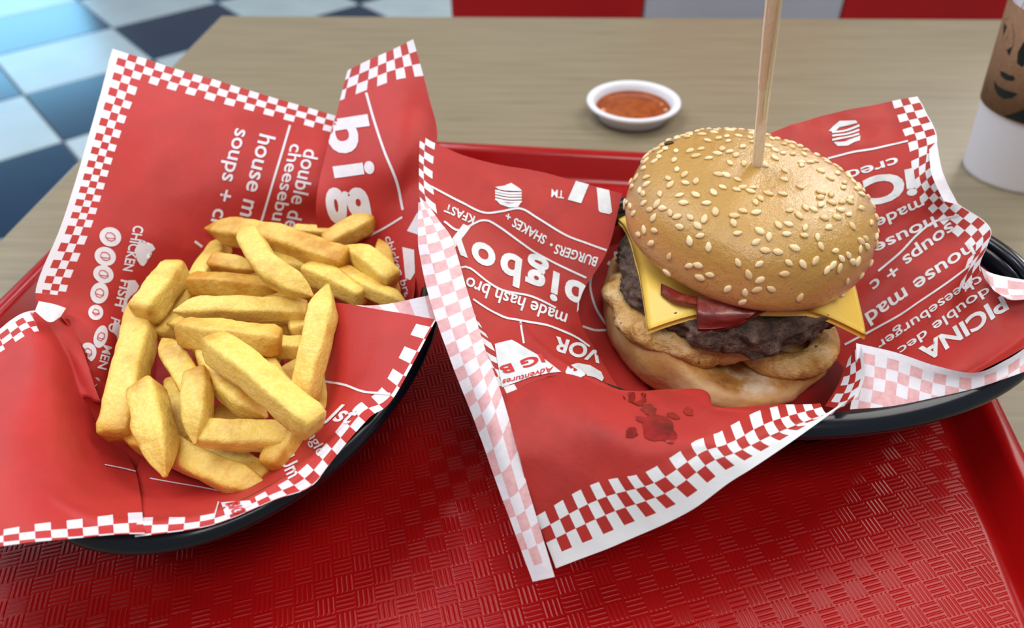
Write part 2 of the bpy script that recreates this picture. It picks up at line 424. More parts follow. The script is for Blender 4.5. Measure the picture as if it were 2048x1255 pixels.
class Patch:
    def __init__(s, rows, us=None, vs=None, uv=None, amp=.05, scale=70, back=False, seed=0., drape=None):
        """rows: control rows of (px,py,z cm). us/vs: sheet coordinate (in border squares) per column/row, or uv grid"""
        nr, nc = len(rows), len(rows[0])
        s.nr, s.nc = nr, nc
        s.P = np.array([[un(*p) for p in r_] for r_ in rows])
        if uv is None:
            us = us if us is not None else [1000]*nc; vs = vs if vs is not None else [1000]*nr
            uv = [[(us[j], vs[i]) for j in range(nc)] for i in range(nr)]
        s.UV = np.array(uv, dtype=float)
        s.amp, s.sc, s.seed, s.back = amp*.01, scale, seed, back
        s._flip = 1; s.drape = drape
        c = s.base(np.array([.5*(nr-1)]), np.array([.5*(nc-1)]))
        nrm = s.normal(np.array([.5*(nr-1)]), np.array([.5*(nc-1)]))[0]
        if nrm@(CAMP-c[0]) < 0: s._flip = -1
        N = 44; gi, gj = np.meshgrid(np.linspace(0, nr-1, N), np.linspace(0, nc-1, N), indexing='ij')
        s.gi, s.gj = gi.ravel(), gj.ravel(); s.gp = proj(s.pos(s.gi, s.gj))
    def lerp(s, G, fi, fj):
        i = np.clip(np.floor(fi).astype(int), 0, s.nr-2); j = np.clip(np.floor(fj).astype(int), 0, s.nc-2)
        a = (fi-i)[:, None]; b = (fj-j)[:, None]
        return (G[i, j]*(1-a)+G[i+1, j]*a)*(1-b)+(G[i, j+1]*(1-a)+G[i+1, j+1]*a)*b
    def base(s, fi, fj):
        # evaluate tensor Catmull-Rom pointwise
        n = s.nr
        Pe = np.concatenate([2*s.P[:1]-s.P[1:2], s.P, 2*s.P[-1:]-s.P[-2:-1]], 0)
        Pe = np.concatenate([2*Pe[:, :1]-Pe[:, 1:2], Pe, 2*Pe[:, -1:]-Pe[:, -2:-1]], 1)
        i = np.clip(np.floor(fi).astype(int), 0, s.nr-2); j = np.clip(np.floor(fj).astype(int), 0, s.nc-2)
        a, b = fi-i, fj-j
        def w(t): return np.stack([-.5*t+t*t-.5*t**3, 1-2.5*t*t+1.5*t**3, .5*t+2*t*t-1.5*t**3, -.5*t*t+.5*t**3], 0)
        wa, wb = w(a), w(b)
        out = 0
        for p in range(4):
            for q in range(4):
                out = out+(wa[p]*wb[q])[:, None]*Pe[i+p, j+q]
        return out
    def normal(s, fi, fj, e=.02):
        du = s.base(fi+e, fj)-s.base(fi-e, fj); dv = s.base(fi, fj+e)-s.base(fi, fj-e)
        n = np.cross(du, dv); l = np.linalg.norm(n, axis=1, keepdims=True); return n/np.maximum(l, 1e-12)*s._flip
    def pos(s, fi, fj, off=0.0):
        b = s.base(fi, fj); n = s.normal(fi, fj)
        d = np.zeros(len(b))
        if s.amp > 0:
            for q in range(len(b)):
                p = b[q]
                r1 = 1-abs(nz(p, s.sc, s.seed))*2.2
                r2 = nz(p, s.sc*.45, s.seed+5)
                d[q] = s.amp*(.7*r2*2+.5*r1)
        b = b+n*d[:, None]
        if s.drape:                                  # paper bends over the basket rim instead of passing through it
            cx, cy, an, zr = s.drape
            for _ in range(6):
                q = b*100-np.array([cx, cy, 0]); X = q[:, 0]*math.cos(an)+q[:, 1]*math.sin(an); Y = -q[:, 0]*math.sin(an)+q[:, 1]*math.cos(an)
                rho = np.sqrt((X/(A-.2))**2+(Y/(B-.2))**2); rad = np.hypot(X, Y)/np.maximum(rho, 1e-6)
                dd = (rho-1)*rad*np.sqrt(B/rad)
                need = zr+.56-1.5*np.maximum(0, np.abs(dd)-.28)
                lift = np.where((np.abs(dd) < 1.5), np.maximum(0, need-q[:, 2]), 0)*.01
                v = CAMP-b; b = b+v*(.8*lift/v[:, 2])[:, None]
        return b+n*off
    def invs(s, T):
        T = np.asarray(T, float)
        q = np.concatenate([np.argmin(((s.gp[None]-t[:, None])**2).sum(2), 1) for t in np.array_split(T, max(1, len(T)//400))])
        x = np.stack([s.gi[q], s.gj[q]], 1)
        for _ in range(9):
            e = .03
            P0 = proj(s.base(x[:, 0], x[:, 1])); Pa = proj(s.base(x[:, 0]+e, x[:, 1])); Pb = proj(s.base(x[:, 0], x[:, 1]+e))
            a, b = (Pa-P0)/e, (Pb-P0)/e; det = a[:, 0]*b[:, 1]-a[:, 1]*b[:, 0]; det = np.where(abs(det) < 1e-6, 1e-6, det)
            r_ = T-P0
            dx = np.stack([(r_[:, 0]*b[:, 1]-r_[:, 1]*b[:, 0])/det, (a[:, 0]*r_[:, 1]-a[:, 1]*r_[:, 0])/det], 1)
            x = np.clip(x+np.clip(dx, -.5, .5), [-.8, -.8], [s.nr-.2, s.nc-.2])
        return x
    def inv(s, px, py): return s.invs([(px, py)])[0]
    def mesh(s, n=None):
        L = np.linalg.norm(np.diff(s.P, axis=0), axis=2).sum(0).max(); Wd = np.linalg.norm(np.diff(s.P, axis=1), axis=2).sum(1).max()
        ni = int(np.clip(L/.0018, 10, 110)); nj = int(np.clip(Wd/.0018, 10, 130))
        gi, gj = np.meshgrid(np.linspace(0, s.nr-1, ni), np.linspace(0, s.nc-1, nj), indexing='ij')
        fi, fj = gi.ravel(), gj.ravel()
        V = s.pos(fi, fj); uv = s.lerp(s.UV, fi, fj)
        Fs = []
        for i in range(ni-1):
            for j in range(nj-1):
                a = i*nj+j; f = (a, a+nj, a+nj+1, a+1)
                if (s._flip < 0) != s.back: f = f[::-1]
                Fs.append(f)
        return V, Fs, uv

def liner(name, patches, mat, label, extra=None):
    Vs, Fs, Us, o = [], [], [], 0
    for p in patches:
        V, f, u = p if isinstance(p, tuple) else p.mesh()
        Vs.append(V); Us.append(u); Fs += [tuple(x+o for x in q) for q in f]; o += len(V)
    ob = mesh_obj(name, np.concatenate(Vs), Fs, mat, None, True, np.concatenate(Us))
    tag(ob, label, 'paper liner', 'printed paper basket liners'); return ob
def bowl(cx, cy, ang, z0, zr, seed):
    V, U = [], []; nt, nr_ = 110, 40
    for i in range(nr_):
        f = i/(nr_-1)
        if f < .55: k_ = f/.55; z = z0+.75; a = (A-4.1)*k_; b = (B-4.1)*k_
        else:
            k_ = (f-.55)/.45; z = z0+.75+(zr-z0-1.15)*k_**1.25; a = A-4.1+2.95*k_**.8; b = B-4.1+2.95*k_**.8
        for p in ell(cx, cy, a, b, ang, z, nt):
            q = p.copy(); q[2] += .0006*fbm(p, 45, 3, seed)*(1 if f > 0 else 0); V.append(q); U.append((1000, 1000))
    Fs = [(i*nt+j, (i+1)*nt+j, (i+1)*nt+(j+1) % nt, i*nt+(j+1) % nt) for i in range(nr_-1) for j in range(nt)]
    return np.array(V), Fs, np.array(U, float)

# ---- left liner
LA = Patch([[(226, 99, 11), (372, 141, 10.5), (532, 190, 9.5), (690, 237, 8), (760, 262, 7.5)],
            [(178, 270, 9.6), (305, 300, 8.6), (485, 330, 7.6), (650, 360, 6.6), (720, 370, 6)],
            [(126, 440, 8), (255, 450, 6.8), (425, 450, 5.5), (580, 450, 4.6), (700, 450, 4.2)],
            [(70, 588, 6.6), (195, 600, 5.2), (330, 600, 3.3), (480, 600, 2.2), (640, 600, 2.0)],
            [(120, 632, 5.6), (205, 668, 4.6), (300, 720, 2.2), (450, 750, 1.6), (600, 750, 1.6)],
            [(168, 715, 4.5), (205, 770, 3.3), (270, 800, 1.8), (450, 820, 1.6), (600, 820, 1.6)],
            [(206, 800, 2.6), (225, 830, 2.0), (290, 860, 1.7), (450, 870, 1.6), (600, 870, 1.6)]],
           us=[-.8, 7.2, 15.7, 24.3, 28], vs=[0, 11.5, 24.5, 33.5, 1038, 1044, 1050], amp=.10, scale=40, seed=1, drape=LDR)
# border stops at the pleat
LA.UV[4:, :, 0] = 1000; LA.UV[3, :, 1] = 33.9; LA.UV[4:, :, 1] = 1000
lrow0 = [(-.8, 14), (-.8, 22), (-.8, 29.3), (-.8, 33), (-.8, 36)]
lrow1 = [(7, 14), (8, 21), (8, 28), (7.5, 32), (1000, 1000)]
lrow4 = [(22.5, -.1), (26.5, .2), (30.3, .5), (34.4, .8), (39, .9)]
LBp = Patch([[(-260, 830, 5.0), (-120, 745, 5.7), (0, 662, 6.1), (60, 626, 6.3), (138, 636, 5.6)],
             [(-260, 900, 4.9), (-120, 830, 5.7), (10, 760, 6.1), (100, 715, 5.9), (172, 735, 3.4)],
             [(-250, 980, 4.9), (-110, 930, 5.8), (20, 880, 6.2), (125, 850, 5.1), (222, 855, 2.2)],
             [(-240, 1070, 5.2), (-100, 1030, 5.9), (20, 1010, 6.2), (140, 985, 5.3), (270, 955, 2.7)],
             [(-230, 1128, 5.4), (-100, 1108, 5.9), (20, 1092, 6.1), (150, 1078, 6.1), (290, 1072, 6.0)]],
            uv=[lrow0, lrow1, [(16, 12), (17, 12), (18, 12), (19, 12), (1000, 1000)], [(22.5, 6), (26.5, 6.2), (30.3, 6.3), (34.4, 6.8), (39, 7.5)], lrow4], amp=.15, scale=38, seed=2, drape=LDR)
LC = Patch([[(270, 1074, 6.0), (420, 1051, 6.0), (548, 1000, 6.0), (621, 974, 6.0), (665, 921, 6.0), (738, 838, 6.1), (789, 794, 6.2), (873, 640, 6.9)],
            [(275, 1015, 4.4), (420, 1012, 4.4), (525, 968, 4.5), (575, 932, 4.6), (630, 882, 5.0), (692, 802, 5.5), (728, 745, 5.9), (772, 622, 6.9)],
            [(268, 958, 2.6), (410, 970, 2.6), (500, 940, 2.7), (545, 900, 2.9), (598, 850, 3.4), (640, 790, 4.3), (652, 720, 5.2), (658, 606, 6.7)],
            [(300, 880, 1.6), (420, 880, 1.6), (480, 860, 1.6), (520, 820, 1.6), (550, 780, 1.6), (580, 740, 1.7), (600, 700, 2.2), (610, 640, 3.4)]],
           uv=[[(u_, v_+d_) for u_, d_ in zip((0, 4.7, 9.2, 11.8, 14.4, 18.4, 21, 27.7), (.8, .9, .9, .9, 1, 1.0, 1.7, 1.9))] for v_ in (0, 3.4, 8, 20)], amp=.04, scale=45, seed=3, drape=LDR)
LC.UV[:, :, 0] += 1000
LE = Patch([[(696, 141, 10), (745, 118, 10.8), (790, 98, 11.3), (827, 79, 11.8)],
            [(670, 235, 8.8), (735, 215, 9.5), (800, 195, 10), (857, 190, 10)],
            [(646, 330, 7.5), (730, 330, 8), (805, 310, 8.5), (874, 275, 8.4)],
            [(632, 410, 6.3), (725, 420, 6.2), (785, 415, 6.4), (850, 385, 7)],
            [(640, 500, 4), (730, 500, 4.2), (785, 500, 4.8), (850, 480, 6)],
            [(650, 590, 2.5), (730, 600, 2.6), (805, 610, 3.4), (870, 610, 5.5)]],
           us=[.6, 3.2, 6.2, 9.0], vs=[0, 4.7, 10, 15, 20, 25], amp=.05, scale=40, seed=4)
LE.UV[:, :, 0] += 1000
LG = Patch([[(676, 609, 6.35), (760, 609, 6.3), (868, 588, 6.2)], [(690, 616, 6.5), (780, 630, 6.5), (878, 643, 6.4)]],
           us=[0.2, 3.1, 6.6], vs=[1.1, 1.9], amp=.02, back=True, seed=5)
LH = Patch([[(78, 602, 6.8), (108, 608, 6.7), (132, 616, 6.4)], [(70, 622, 6.6), (98, 644, 6.6), (120, 634, 6.4)]], us=[-1, -1, -1], vs=[-1, -1], amp=.02, back=True, seed=6)
lliner = liner('paper_liner', [bowl(*LB_C, .52, 5.3, 3.), LA, LBp, LC, LE, LG, LH], M['paper'], 'red printed paper with white checkered border under the fries')

# ---- right liner
R1 = Patch([[(840, 268, 9.2), (876, 289, 9.2), (962, 320, 8.8), (1092, 346, 8.2), (1244, 388, 7.6)],
            [(838, 340, 8.7), (871, 365, 8.6), (962, 400, 8.0), (1090, 440, 7.2), (1215, 500, 6.2)],
            [(842, 410, 8.2), (885, 450, 8.0), (967, 490, 7.1), (1080, 535, 5.9), (1163, 588, 5.0)],
            [(868, 500, 7.6), (918, 560, 7.0), (1002, 600, 6.3), (1090, 625, 5.5), (1160, 645, 4.6)],
            [(935, 650, 7.2), (987, 690, 6.6), (1052, 702, 6.2), (1130, 712, 5.6), (1205, 722, 4.3)],
            [(1000, 795, 6.35), (1042, 780, 6.3), (1112, 752, 6.35), (1180, 778, 6.2), (1255, 805, 5.8)]],
           us=[1.3, 3.2, 9, 18, 28], vs=[1000, 1005.3, 1010, 1017.5, 1030, 1037], amp=.10, scale=50, seed=11, drape=RDR)
R2 = Patch([[(836, 404, 8.55), (842, 403, 8.62), (851, 402, 8.62)],
            [(836, 455, 8.2), (858, 450, 8.35), (880, 443, 8.4)],
            [(838, 500, 7.9), (870, 495, 8.2), (905, 480, 8.1)],
            [(860, 600, 7.3), (897, 588, 7.6), (932, 572, 7.5)],
            [(905, 730, 6.9), (937, 712, 7.4), (968, 690, 7.3)],
            [(960, 870, 5.9), (984, 845, 6.7), (1006, 796, 7.1)],
            [(1010, 1010, 4.7), (1032, 1000, 5.0), (1056, 975, 5.3)],
            [(1066, 1162, 2.9), (1088, 1157, 3.1), (1110, 1152, 3.25)]],
           us=[.2, 1.5, 2.8], vs=[28, 25, 22.6, 18, 12.4, 6.8, 3.8, -.9], amp=.03, scale=60, back=True, seed=12, drape=RDR)
R3 = Patch([[(1006, 800, 5.2), (1128, 757, 4.8), (1243, 796, 4.5), (1398, 795, 4.2), (1432, 828, 4.2), (1530, 824, 4.1), (1640, 816, 4.2)],
            [(1003, 792, 6.7), (1128, 747, 6.3), (1243, 786, 6.15), (1398, 785, 5.8), (1432, 818, 6.0), (1530, 814, 5.7), (1640, 808, 6.0)],
            [(1030, 880, 6.4), (1140, 830, 6.75), (1262, 868, 6.75), (1388, 868, 6.7), (1452, 872, 6.65), (1540, 852, 6.6), (1652, 828, 6.5)],
            [(1062, 1000, 4.9), (1170, 950, 5.7), (1292, 945, 6.1), (1402, 908, 6.55), (1468, 902, 6.6), (1556, 872, 6.6), (1675, 820, 6.55)],
            [(1112, 1135, 3.2), (1240, 1085, 4.1), (1370, 1025, 5.1), (1455, 965, 5.9), (1512, 930, 6.3), (1590, 878, 6.5), (1722, 784, 6.7)]],
           uv=[[(u_, v_) for u_, v_ in zip((1000, 1005.9, 1012, 1016.4, 1019.2, 1023.5, 1030), vv)] for vv in ((18, 15, 13, 11, 8, 7, 6), (14, 11, 9, 7, 4.6, 3.4, 2.6), (9, 7.7, 6.0, 3.5, 2.6, 1.8, 1.2), (4.2, 3.7, 2.9, 1.9, 1.2, .6, .3), (-.9,)*7)], amp=.09, scale=50, seed=13, drape=RDR)
Rin = Patch([[(1185, 395, 5.6), (1240, 395, 5.5), (1310, 400, 5.3)], [(1165, 560, 3.8), (1230, 560, 3.5), (1300, 560, 3.2)], [(1150, 700, 2.2), (1220, 700, 1.8), (1290, 700, 1.5)], [(1190, 800, 1.6), (1240, 805, 1.5), (1300, 810, 1.45)]], amp=.05, seed=19)
R4a = Patch([[(1694, 722, 5.9), (1706, 704, 6.5), (1722, 688, 7.2)],
             [(1678, 765, 5.8), (1705, 760, 6.6), (1730, 745, 7.2)],
             [(1650, 812, 5.6), (1682, 814, 6.4), (1716, 792, 6.9)]], us=[3.4, 1.5, -.6], vs=[0+1000, 2.6+1000, 5.6+1000], amp=.02, seed=14)
R4b = Patch([[(1712, 686, 7.2), (1790, 704, 7.1), (1872, 731, 6.9), (1950, 745, 6.7), (2012, 720, 7.0), (2070, 682, 7.1)],
             [(1712, 745, 6.6), (1786, 755, 6.5), (1866, 762, 6.4), (1950, 756, 6.4), (2012, 738, 6.7), (2070, 705, 6.8)],
             [(1700, 818, 6.1), (1780, 812, 6.05), (1862, 796, 6.05), (1950, 776, 6.1), (2012, 756, 6.5), (2070, 735, 6.6)]],
            uv=[[(u_, v_) for u_, v_ in zip((0.4, 3.6, 7, 10.3, 12.8, 15.4), vv)] for vv in ((-.7,)*6, (1.9, 1.7, .9, .0, .3, .9), (4.8, 4.0, 2.3, .7, 1.2, 2))], amp=.03, back=True, seed=15)
R5 = Patch([[(1480, 292, 9.0), (1602, 242, 9.6), (1752, 207, 10), (1835, 192, 10.2)],
            [(1500, 400, 8), (1645, 340, 8.4), (1772, 300, 9), (1872, 272, 9.6)],
            [(1560, 500, 6.5), (1700, 430, 7.0), (1802, 400, 7.6), (1868, 350, 8.7)],
            [(1600, 600, 4.5), (1742, 520, 5.6), (1845, 462, 6.7), (1912, 403, 8)],
            [(1640, 680, 3), (1772, 610, 4.3), (1896, 535, 6.0), (1980, 455, 7.6)],
            [(1690, 740, 3.5), (1802, 690, 4.2), (1902, 632, 5.3), (1966, 545, 7)],
            [(1740, 800, 5), (1862, 750, 5.0), (1962, 690, 5.6), (2050, 590, 6.8)],
            [(1770, 806, 4.8), (1900, 765, 5.0), (2000, 722, 5.4), (2100, 665, 6.2)]],
           us=[20, 12, 5.2, -.1], vs=[1000, 1006, 1011, 1016, 1021, 1026, 1032, 1038], amp=.15, scale=62, seed=16, drape=RDR)
R5.UV[0, 2, 0] = 4.6; R5.UV[4, 2, 0] = 5.6; R5.UV[5, 2, 0] = 4.2; R5.UV[6:, :, 0] = 1000
R5b = Patch([[(1858, 300, 9.35), (1873, 284, 9.55)], [(1864, 350, 9.0), (1886, 345, 9.15)], [(1888, 402, 8.35), (1916, 410, 8.25)]], us=[-1, -1], vs=[-1, -1, -1], amp=.06, scale=110, back=True, seed=17)
R6b = Patch([[(1960, 532, 7.4), (1984, 546, 7.5), (2048, 560, 7.4), (2100, 566, 7.4)], [(1975, 566, 7.2), (1992, 582, 7.25), (2048, 585, 7.2), (2100, 585, 7.2)], [(1988, 572, 7.1), (2012, 597, 7.1), (2048, 599, 7.1), (2100, 590, 7.1)]],
            us=[0, 2, 4, 6], vs=[-.4, 1.6, 3.4], amp=.06, scale=110, back=True, seed=18)
rliner = liner('paper_liner', [bowl(*RB_C, .52, 5.6, 8.), Rin, R1, R2, R3, R4a, R4b, R5, R5b, R6b], M['greasy_paper'], 'greasy red printed paper under the burger, one checkered edge folded over')

# ---- print on the paper (thin ink lying on the sheet)
OFF = .00028
def ink_mesh(name, bm, patch, to_px, mat, parent, maxlen=8.0, off=OFF):
    """bm holds a flat print drawing; to_px maps drawing coordinates to the photo, the sheet is then looked up there"""
    V = np.array([v.co[:2] for v in bm.verts]); Q = to_px(V)
    for v, q in zip(bm.verts, Q): v.co = (q[0], q[1], 0)
    bmesh.ops.triangulate(bm, faces=bm.faces[:])
    for _ in range(4):
        long = [e for e in bm.edges if e.calc_length() > maxlen*1.4]
        if not long: break
        bmesh.ops.subdivide_edges(bm, edges=long, cuts=1); bmesh.ops.triangulate(bm, faces=bm.faces[:])
    bm.verts.index_update()
    V = patch.invs(np.array([v.co[:2] for v in bm.verts]))
    ok = (V[:, 0] >= -.02) & (V[:, 0] <= patch.nr-.98) & (V[:, 1] >= -.02) & (V[:, 1] <= patch.nc-.98)
    V = np.clip(V, 0, [patch.nr-1, patch.nc-1])
    P = patch.pos(V[:, 0], V[:, 1], off)
    err = np.linalg.norm(proj(P)-np.array([v.co[:2] for v in bm.verts]), axis=1); ok &= err < 12
    Fs = [[v.index for v in f.verts] for f in bm.faces if all(ok[v.index] for v in f.verts)]
    bm.free()
    if not Fs: print('NO INK', name); return None
    used = sorted({i for f in Fs for i in f}); mp_ = {a: b for b, a in enumerate(used)}
    P = P[used]; Fs = [tuple(mp_[i] for i in f) for f in Fs]
    c_ = P[Fs[0][0]]; nrm = np.cross(P[Fs[0][1]]-c_, P[Fs[0][2]]-c_)
    if nrm@(CAMP-c_) < 0: Fs = [f[::-1] for f in Fs]
    return mesh_obj(name, P, Fs, mat, parent, True)
def text_bm(s, bold=.0, shear=0.0, space=1.0):
    cu = D.curves.new('t', 'FONT'); cu.body = s; cu.size = 1; cu.offset = bold; cu.resolution_u = 4; cu.shear = shear; cu.space_character = space; cu.fill_mode = 'FRONT'
    o = D.objects.new('t', cu); COL.objects.link(o)
    dg = bpy.context.evaluated_depsgraph_get(); me = D.meshes.new_from_object(o.evaluated_get(dg))
    bm = bmesh.new(); bm.from_mesh(me); D.objects.remove(o); D.curves.remove(cu); D.meshes.remove(me)
    bmesh.ops.remove_doubles(bm, verts=bm.verts[:], dist=1e-5)
    return bm
def text(patch, parent, t_, p0, p1, up, mat, bold=.012, cap=.70, name='printed_word', shear=0.0, off=OFF, mid=None, up1=None, space=1.0):
    """p0..(mid)..p1 baseline points, up = top of a tall letter over p0, up1 the same over p1"""
    bm = text_bm(t_, bold, shear, space)
    xs = [v.co.x for v in bm.verts]; x0, x1 = min(xs), max(xs)
    B = np.array([p0]+(mid or [])+[p1], float)
    d = np.concatenate([[0], np.cumsum(np.linalg.norm(np.diff(B, axis=0), axis=1))]); d /= d[-1]
    u0 = np.array(up, float)-B[0]; u1 = u0 if up1 is None else np.array(up1, float)-B[-1]
    def to(V):
        f = (V[:, 0]-x0)/(x1-x0); fi = np.interp(f, d, np.arange(len(B)))
        base = cr(B, fi) if len(B) > 2 else B[0]+(B[1]-B[0])*f[:, None]
        return base+(u0+(u1-u0)*f[:, None])*(V[:, 1]/cap)[:, None]
    return ink_mesh(name, bm, patch, to, mat, parent, off=off)
def poly(patch, parent, pts, mat, name='printed_shape', off=OFF):
    bm = bmesh.new()
    bm.faces.new([bm.verts.new((p[0], p[1], 0)) for p in pts])
    return ink_mesh(name, bm, patch, lambda V: V, mat, parent, off=off)
def line(patch, parent, pts, wpx, mat, name='printed_line', off=OFF):
    P = np.array(pts, float); d = np.concatenate([[0], np.cumsum(np.linalg.norm(np.diff(P, axis=0), axis=1))])
    n = max(4, int(d[-1]/7)); f = np.interp(np.linspace(0, d[-1], n), d, np.arange(len(P)))
    C = cr(P, f); T = np.gradient(C, axis=0); T /= np.linalg.norm(T, axis=1, keepdims=True); N_ = np.stack([-T[:, 1], T[:, 0]], 1)*wpx/2
    bm = bmesh.new(); prev = None
    for c_, n_ in zip(C, N_):
        a, b = c_+n_, c_-n_; cur = (bm.verts.new((a[0], a[1], 0)), bm.verts.new((b[0], b[1], 0)))
        if prev: bm.faces.new((prev[0], prev[1], cur[1], cur[0]))
        prev = cur
    return ink_mesh(name, bm, patch, lambda V: V, mat, parent, off=off)
def oval(patch, parent, c, rx, ry, mat, rot=0, name='printed_dot', off=OFF, n=22):
    return poly(patch, parent, [(c[0]+rx*math.cos(t)*math.cos(rot)-ry*math.sin(t)*math.sin(rot), c[1]+rx*math.cos(t)*math.sin(rot)+ry*math.sin(t)*math.cos(rot)) for t in np.linspace(0, 2*np.pi, n, endpoint=False)], mat, name, off)
def ring(patch, parent, c, rx, ry, w, mat, rot=0, name='printed_outline', off=OFF*1.8, a0=0, a1=360):
    pts = [(c[0]+rx*math.cos(t)*math.cos(rot)-ry*math.sin(t)*math.sin(rot), c[1]+rx*math.cos(t)*math.sin(rot)+ry*math.sin(t)*math.cos(rot)) for t in np.radians(np.linspace(a0, a1, 14))]
    return line(patch, parent, pts, w, mat, name, off)

I_ = M['ink']; G_ = M['ink_greasy']; Rr = M['ink_red']
# left sheet, back panel
text(LA, lliner, 'soups + ch', (472, 256), (418, 455), (502, 262), I_)
text(LA, lliner, 'house ma', (520, 266), (474, 452), (552, 274), I_)
line(LA, lliner, [(580, 250), (552, 345), (520, 450)], 4.5, I_)
text(LA, lliner, 'cheeseburg', (582, 287), (534, 475), (608, 291), I_)
text(LA, lliner, 'double de', (610, 297), (568, 455), (640, 303), I_)
text(LA, lliner, 'CHICKEN', (268, 450), (247, 540), (288, 453), I_, bold=.022)
text(LA, lliner, 'FISH', (243, 558), (229, 611), (262, 562), I_, bold=.022)
text(LA, lliner, 'PO', (222, 634), (214, 662), (240, 640), I_, bold=.02)
text(LA, lliner, 'MEN', (206, 690), (193, 736), (222, 694), I_, bold=.02)
text(LA, lliner, 'GGY', (186, 752), (168, 795), (200, 758), I_, bold=.02)
line(LA, lliner, [(389, 482), (404, 493)], 5, I_)
poly(LA, lliner, [(280, 478), (292, 494), (300, 490), (305, 488), (311, 497), (303, 502), (290, 506), (294, 526), (289, 532), (283, 530), (276, 520), (270, 500)], I_, 'printed_chicken_shape')
poly(LA, lliner, [(258, 560), (272, 560), (280, 572), (275, 582), (262, 592), (255, 600), (254, 612), (248, 626), (242, 622), (246, 606), (252, 590)], I_, 'printed_fish_shape')
poly(LA, lliner, [(228, 640), (240, 650), (246, 664), (240, 668), (243, 690), (236, 700), (232, 672), (222, 662)], I_, 'printed_meat_shape')
for (c_, rx, ry) in (((221, 473), 22, 19), ((211, 512), 22, 19), ((207, 548), 21, 18), ((198, 586), 18, 22), ((190, 626), 15, 16), ((200, 674), 13, 23), ((174, 706), 17, 20)):
    oval(LA, lliner, c_, rx, ry, I_, .3, 'printed_icon_disc')
    ring(LA, lliner, c_, rx*.5, ry*.42, 1.6, Rr, .5, 'printed_icon')
    line(LA, lliner, [(c_[0]-rx*.45, c_[1]+ry*.05), (c_[0], c_[1]+ry*.18), (c_[0]+rx*.45, c_[1]+ry*.15)], 1.4, Rr, 'printed_icon', OFF*1.8)
# left sheet, tall flap
text(LE, lliner, 'big', (653, 240), (690, 446), (738, 228), I_, bold=.035, cap=.74, space=1.25)
line(LE, lliner, [(733, 186), (748, 240), (768, 300), (792, 360), (806, 420)], 5, I_)
line(LE, lliner, [(805, 434), (770, 455), (733, 474)], 4, I_)
text(LE, lliner, 'chicken bre', (770, 474), (812, 596), (784, 470), I_)
poly(LE, lliner, [(806, 494), (830, 500), (831, 545), (822, 560), (812, 556)], I_, 'printed_letter')
poly(LE, lliner, [(836, 425), (846, 440), (838, 470), (815, 462)], I_, 'printed_letter')
# left sheet, front and right wall
line(LC, lliner, [(649, 762), (690, 770), (730, 785), (782, 789)], 4.5, I_)
text(LC, lliner, 'single', (607, 852), (638, 914), (626, 842), I_)
text(LC, lliner, 'Jst', (648, 838), (704, 850), (668, 806), I_, bold=.02, shear=.3)
text(LC, lliner, 'Um', (562, 922), (578, 958), (590, 908), I_, bold=.02)
line(LC, lliner, [(300, 958), (380, 972), (455, 985)], 2.5, I_)
line(LBp, lliner, [(204, 934), (240, 942), (275, 952)], 2.5, I_)
poly(LC, lliner, [(442, 1004), (500, 1000), (505, 1010), (452, 1034)], I_, 'printed_banner')
text(LC, lliner, 'BIG', (452, 1008), (468, 1030), (478, 1002), Rr, bold=.03, off=OFF*1.9)
line(LC, lliner, [(437, 1003), (428, 1036)], 2.5, I_)
# right sheet, left panel
text(R1, rliner, 'bigboy', (1172, 573), (893, 458), (1165, 634), G_, bold=.032, cap=.74, space=1.22)
text(R1, rliner, 'BURGERS', (1196, 516), (1112, 489), (1190, 534), G_, bold=.02)
oval(R1, rliner, (1102, 490), 3, 3, G_)
text(R1, rliner, 'SHAKES', (1094, 474), (1030, 436), (1086, 490), G_, bold=.02)
text(R1, rliner, '+', (1022, 428), (1012, 424), (1020, 444), G_, bold=.02)
text(R1, rliner, 'KFAST', (950, 434), (892, 408), (945, 450), G_, bold=.02)
line(R1, rliner, [(862, 374), (915, 402), (964, 425), (1000, 424), (1040, 418), (1075, 437), (1130, 470), (1175, 487), (1213, 501)], 4, G_)
line(R1, rliner, [(888, 443), (918, 461), (965, 441), (1000, 455), (1060, 500), (1115, 530), (1172, 556)], 4, G_)
line(R1, rliner, [(918, 537), (940, 538), (995, 578), (1060, 594), (1110, 617)], 4, G_)
line(R1, rliner, [(945, 600), (1000, 634), (1040, 642), (1100, 656), (1150, 676), (1178, 694)], 4, G_)
line(R1, rliner, [(1040, 644), (1046, 690)], 4, G_)
text(R1, rliner, 'made hash bro', (1134, 630), (934, 555), (1126, 656), G_, bold=.015)
text(R1, rliner, 'VOR', (1207, 700), (1110, 676), (1199, 726), G_, bold=.03)
text(R1, rliner, 'TM', (1128, 382), (1103, 379), (1127, 398), G_)
poly(R1, rliner, [(1152, 361), (1178, 368), (1162, 407), (1135, 400)], G_, 'printed_letter')
poly(R1, rliner, [(1193, 375), (1218, 381), (1224, 424), (1219, 428), (1200, 424), (1197, 420)], G_, 'printed_letter')
poly(R1, rliner, [(1130, 745), (1135, 733), (1155, 726), (1180, 729), (1203, 742), (1208, 755), (1203, 764), (1190, 756), (1170, 751), (1158, 757), (1162, 766), (1145, 764)], G_, 'printed_letter')
poly(R1, rliner, [(990, 375), (1008, 372), (1022, 366), (1040, 378), (1044, 383), (1010, 382), (998, 380)], G_, 'printed_burger_icon')
for yy in (386, 391, 397, 403): line(R1, rliner, [(990, yy-4), (1015, yy+1), (1043, yy+1)], 4, G_, 'printed_burger_icon')
poly(R1, rliner, [(990, 399), (1016, 408), (1041, 406), (1036, 415), (1018, 416), (1000, 410)], G_, 'printed_burger_icon')
poly(R1, rliner, [(988, 690), (1022, 682), (1052, 700), (1090, 722), (1122, 745), (1060, 755), (1003, 776)], G_, 'printed_banner')
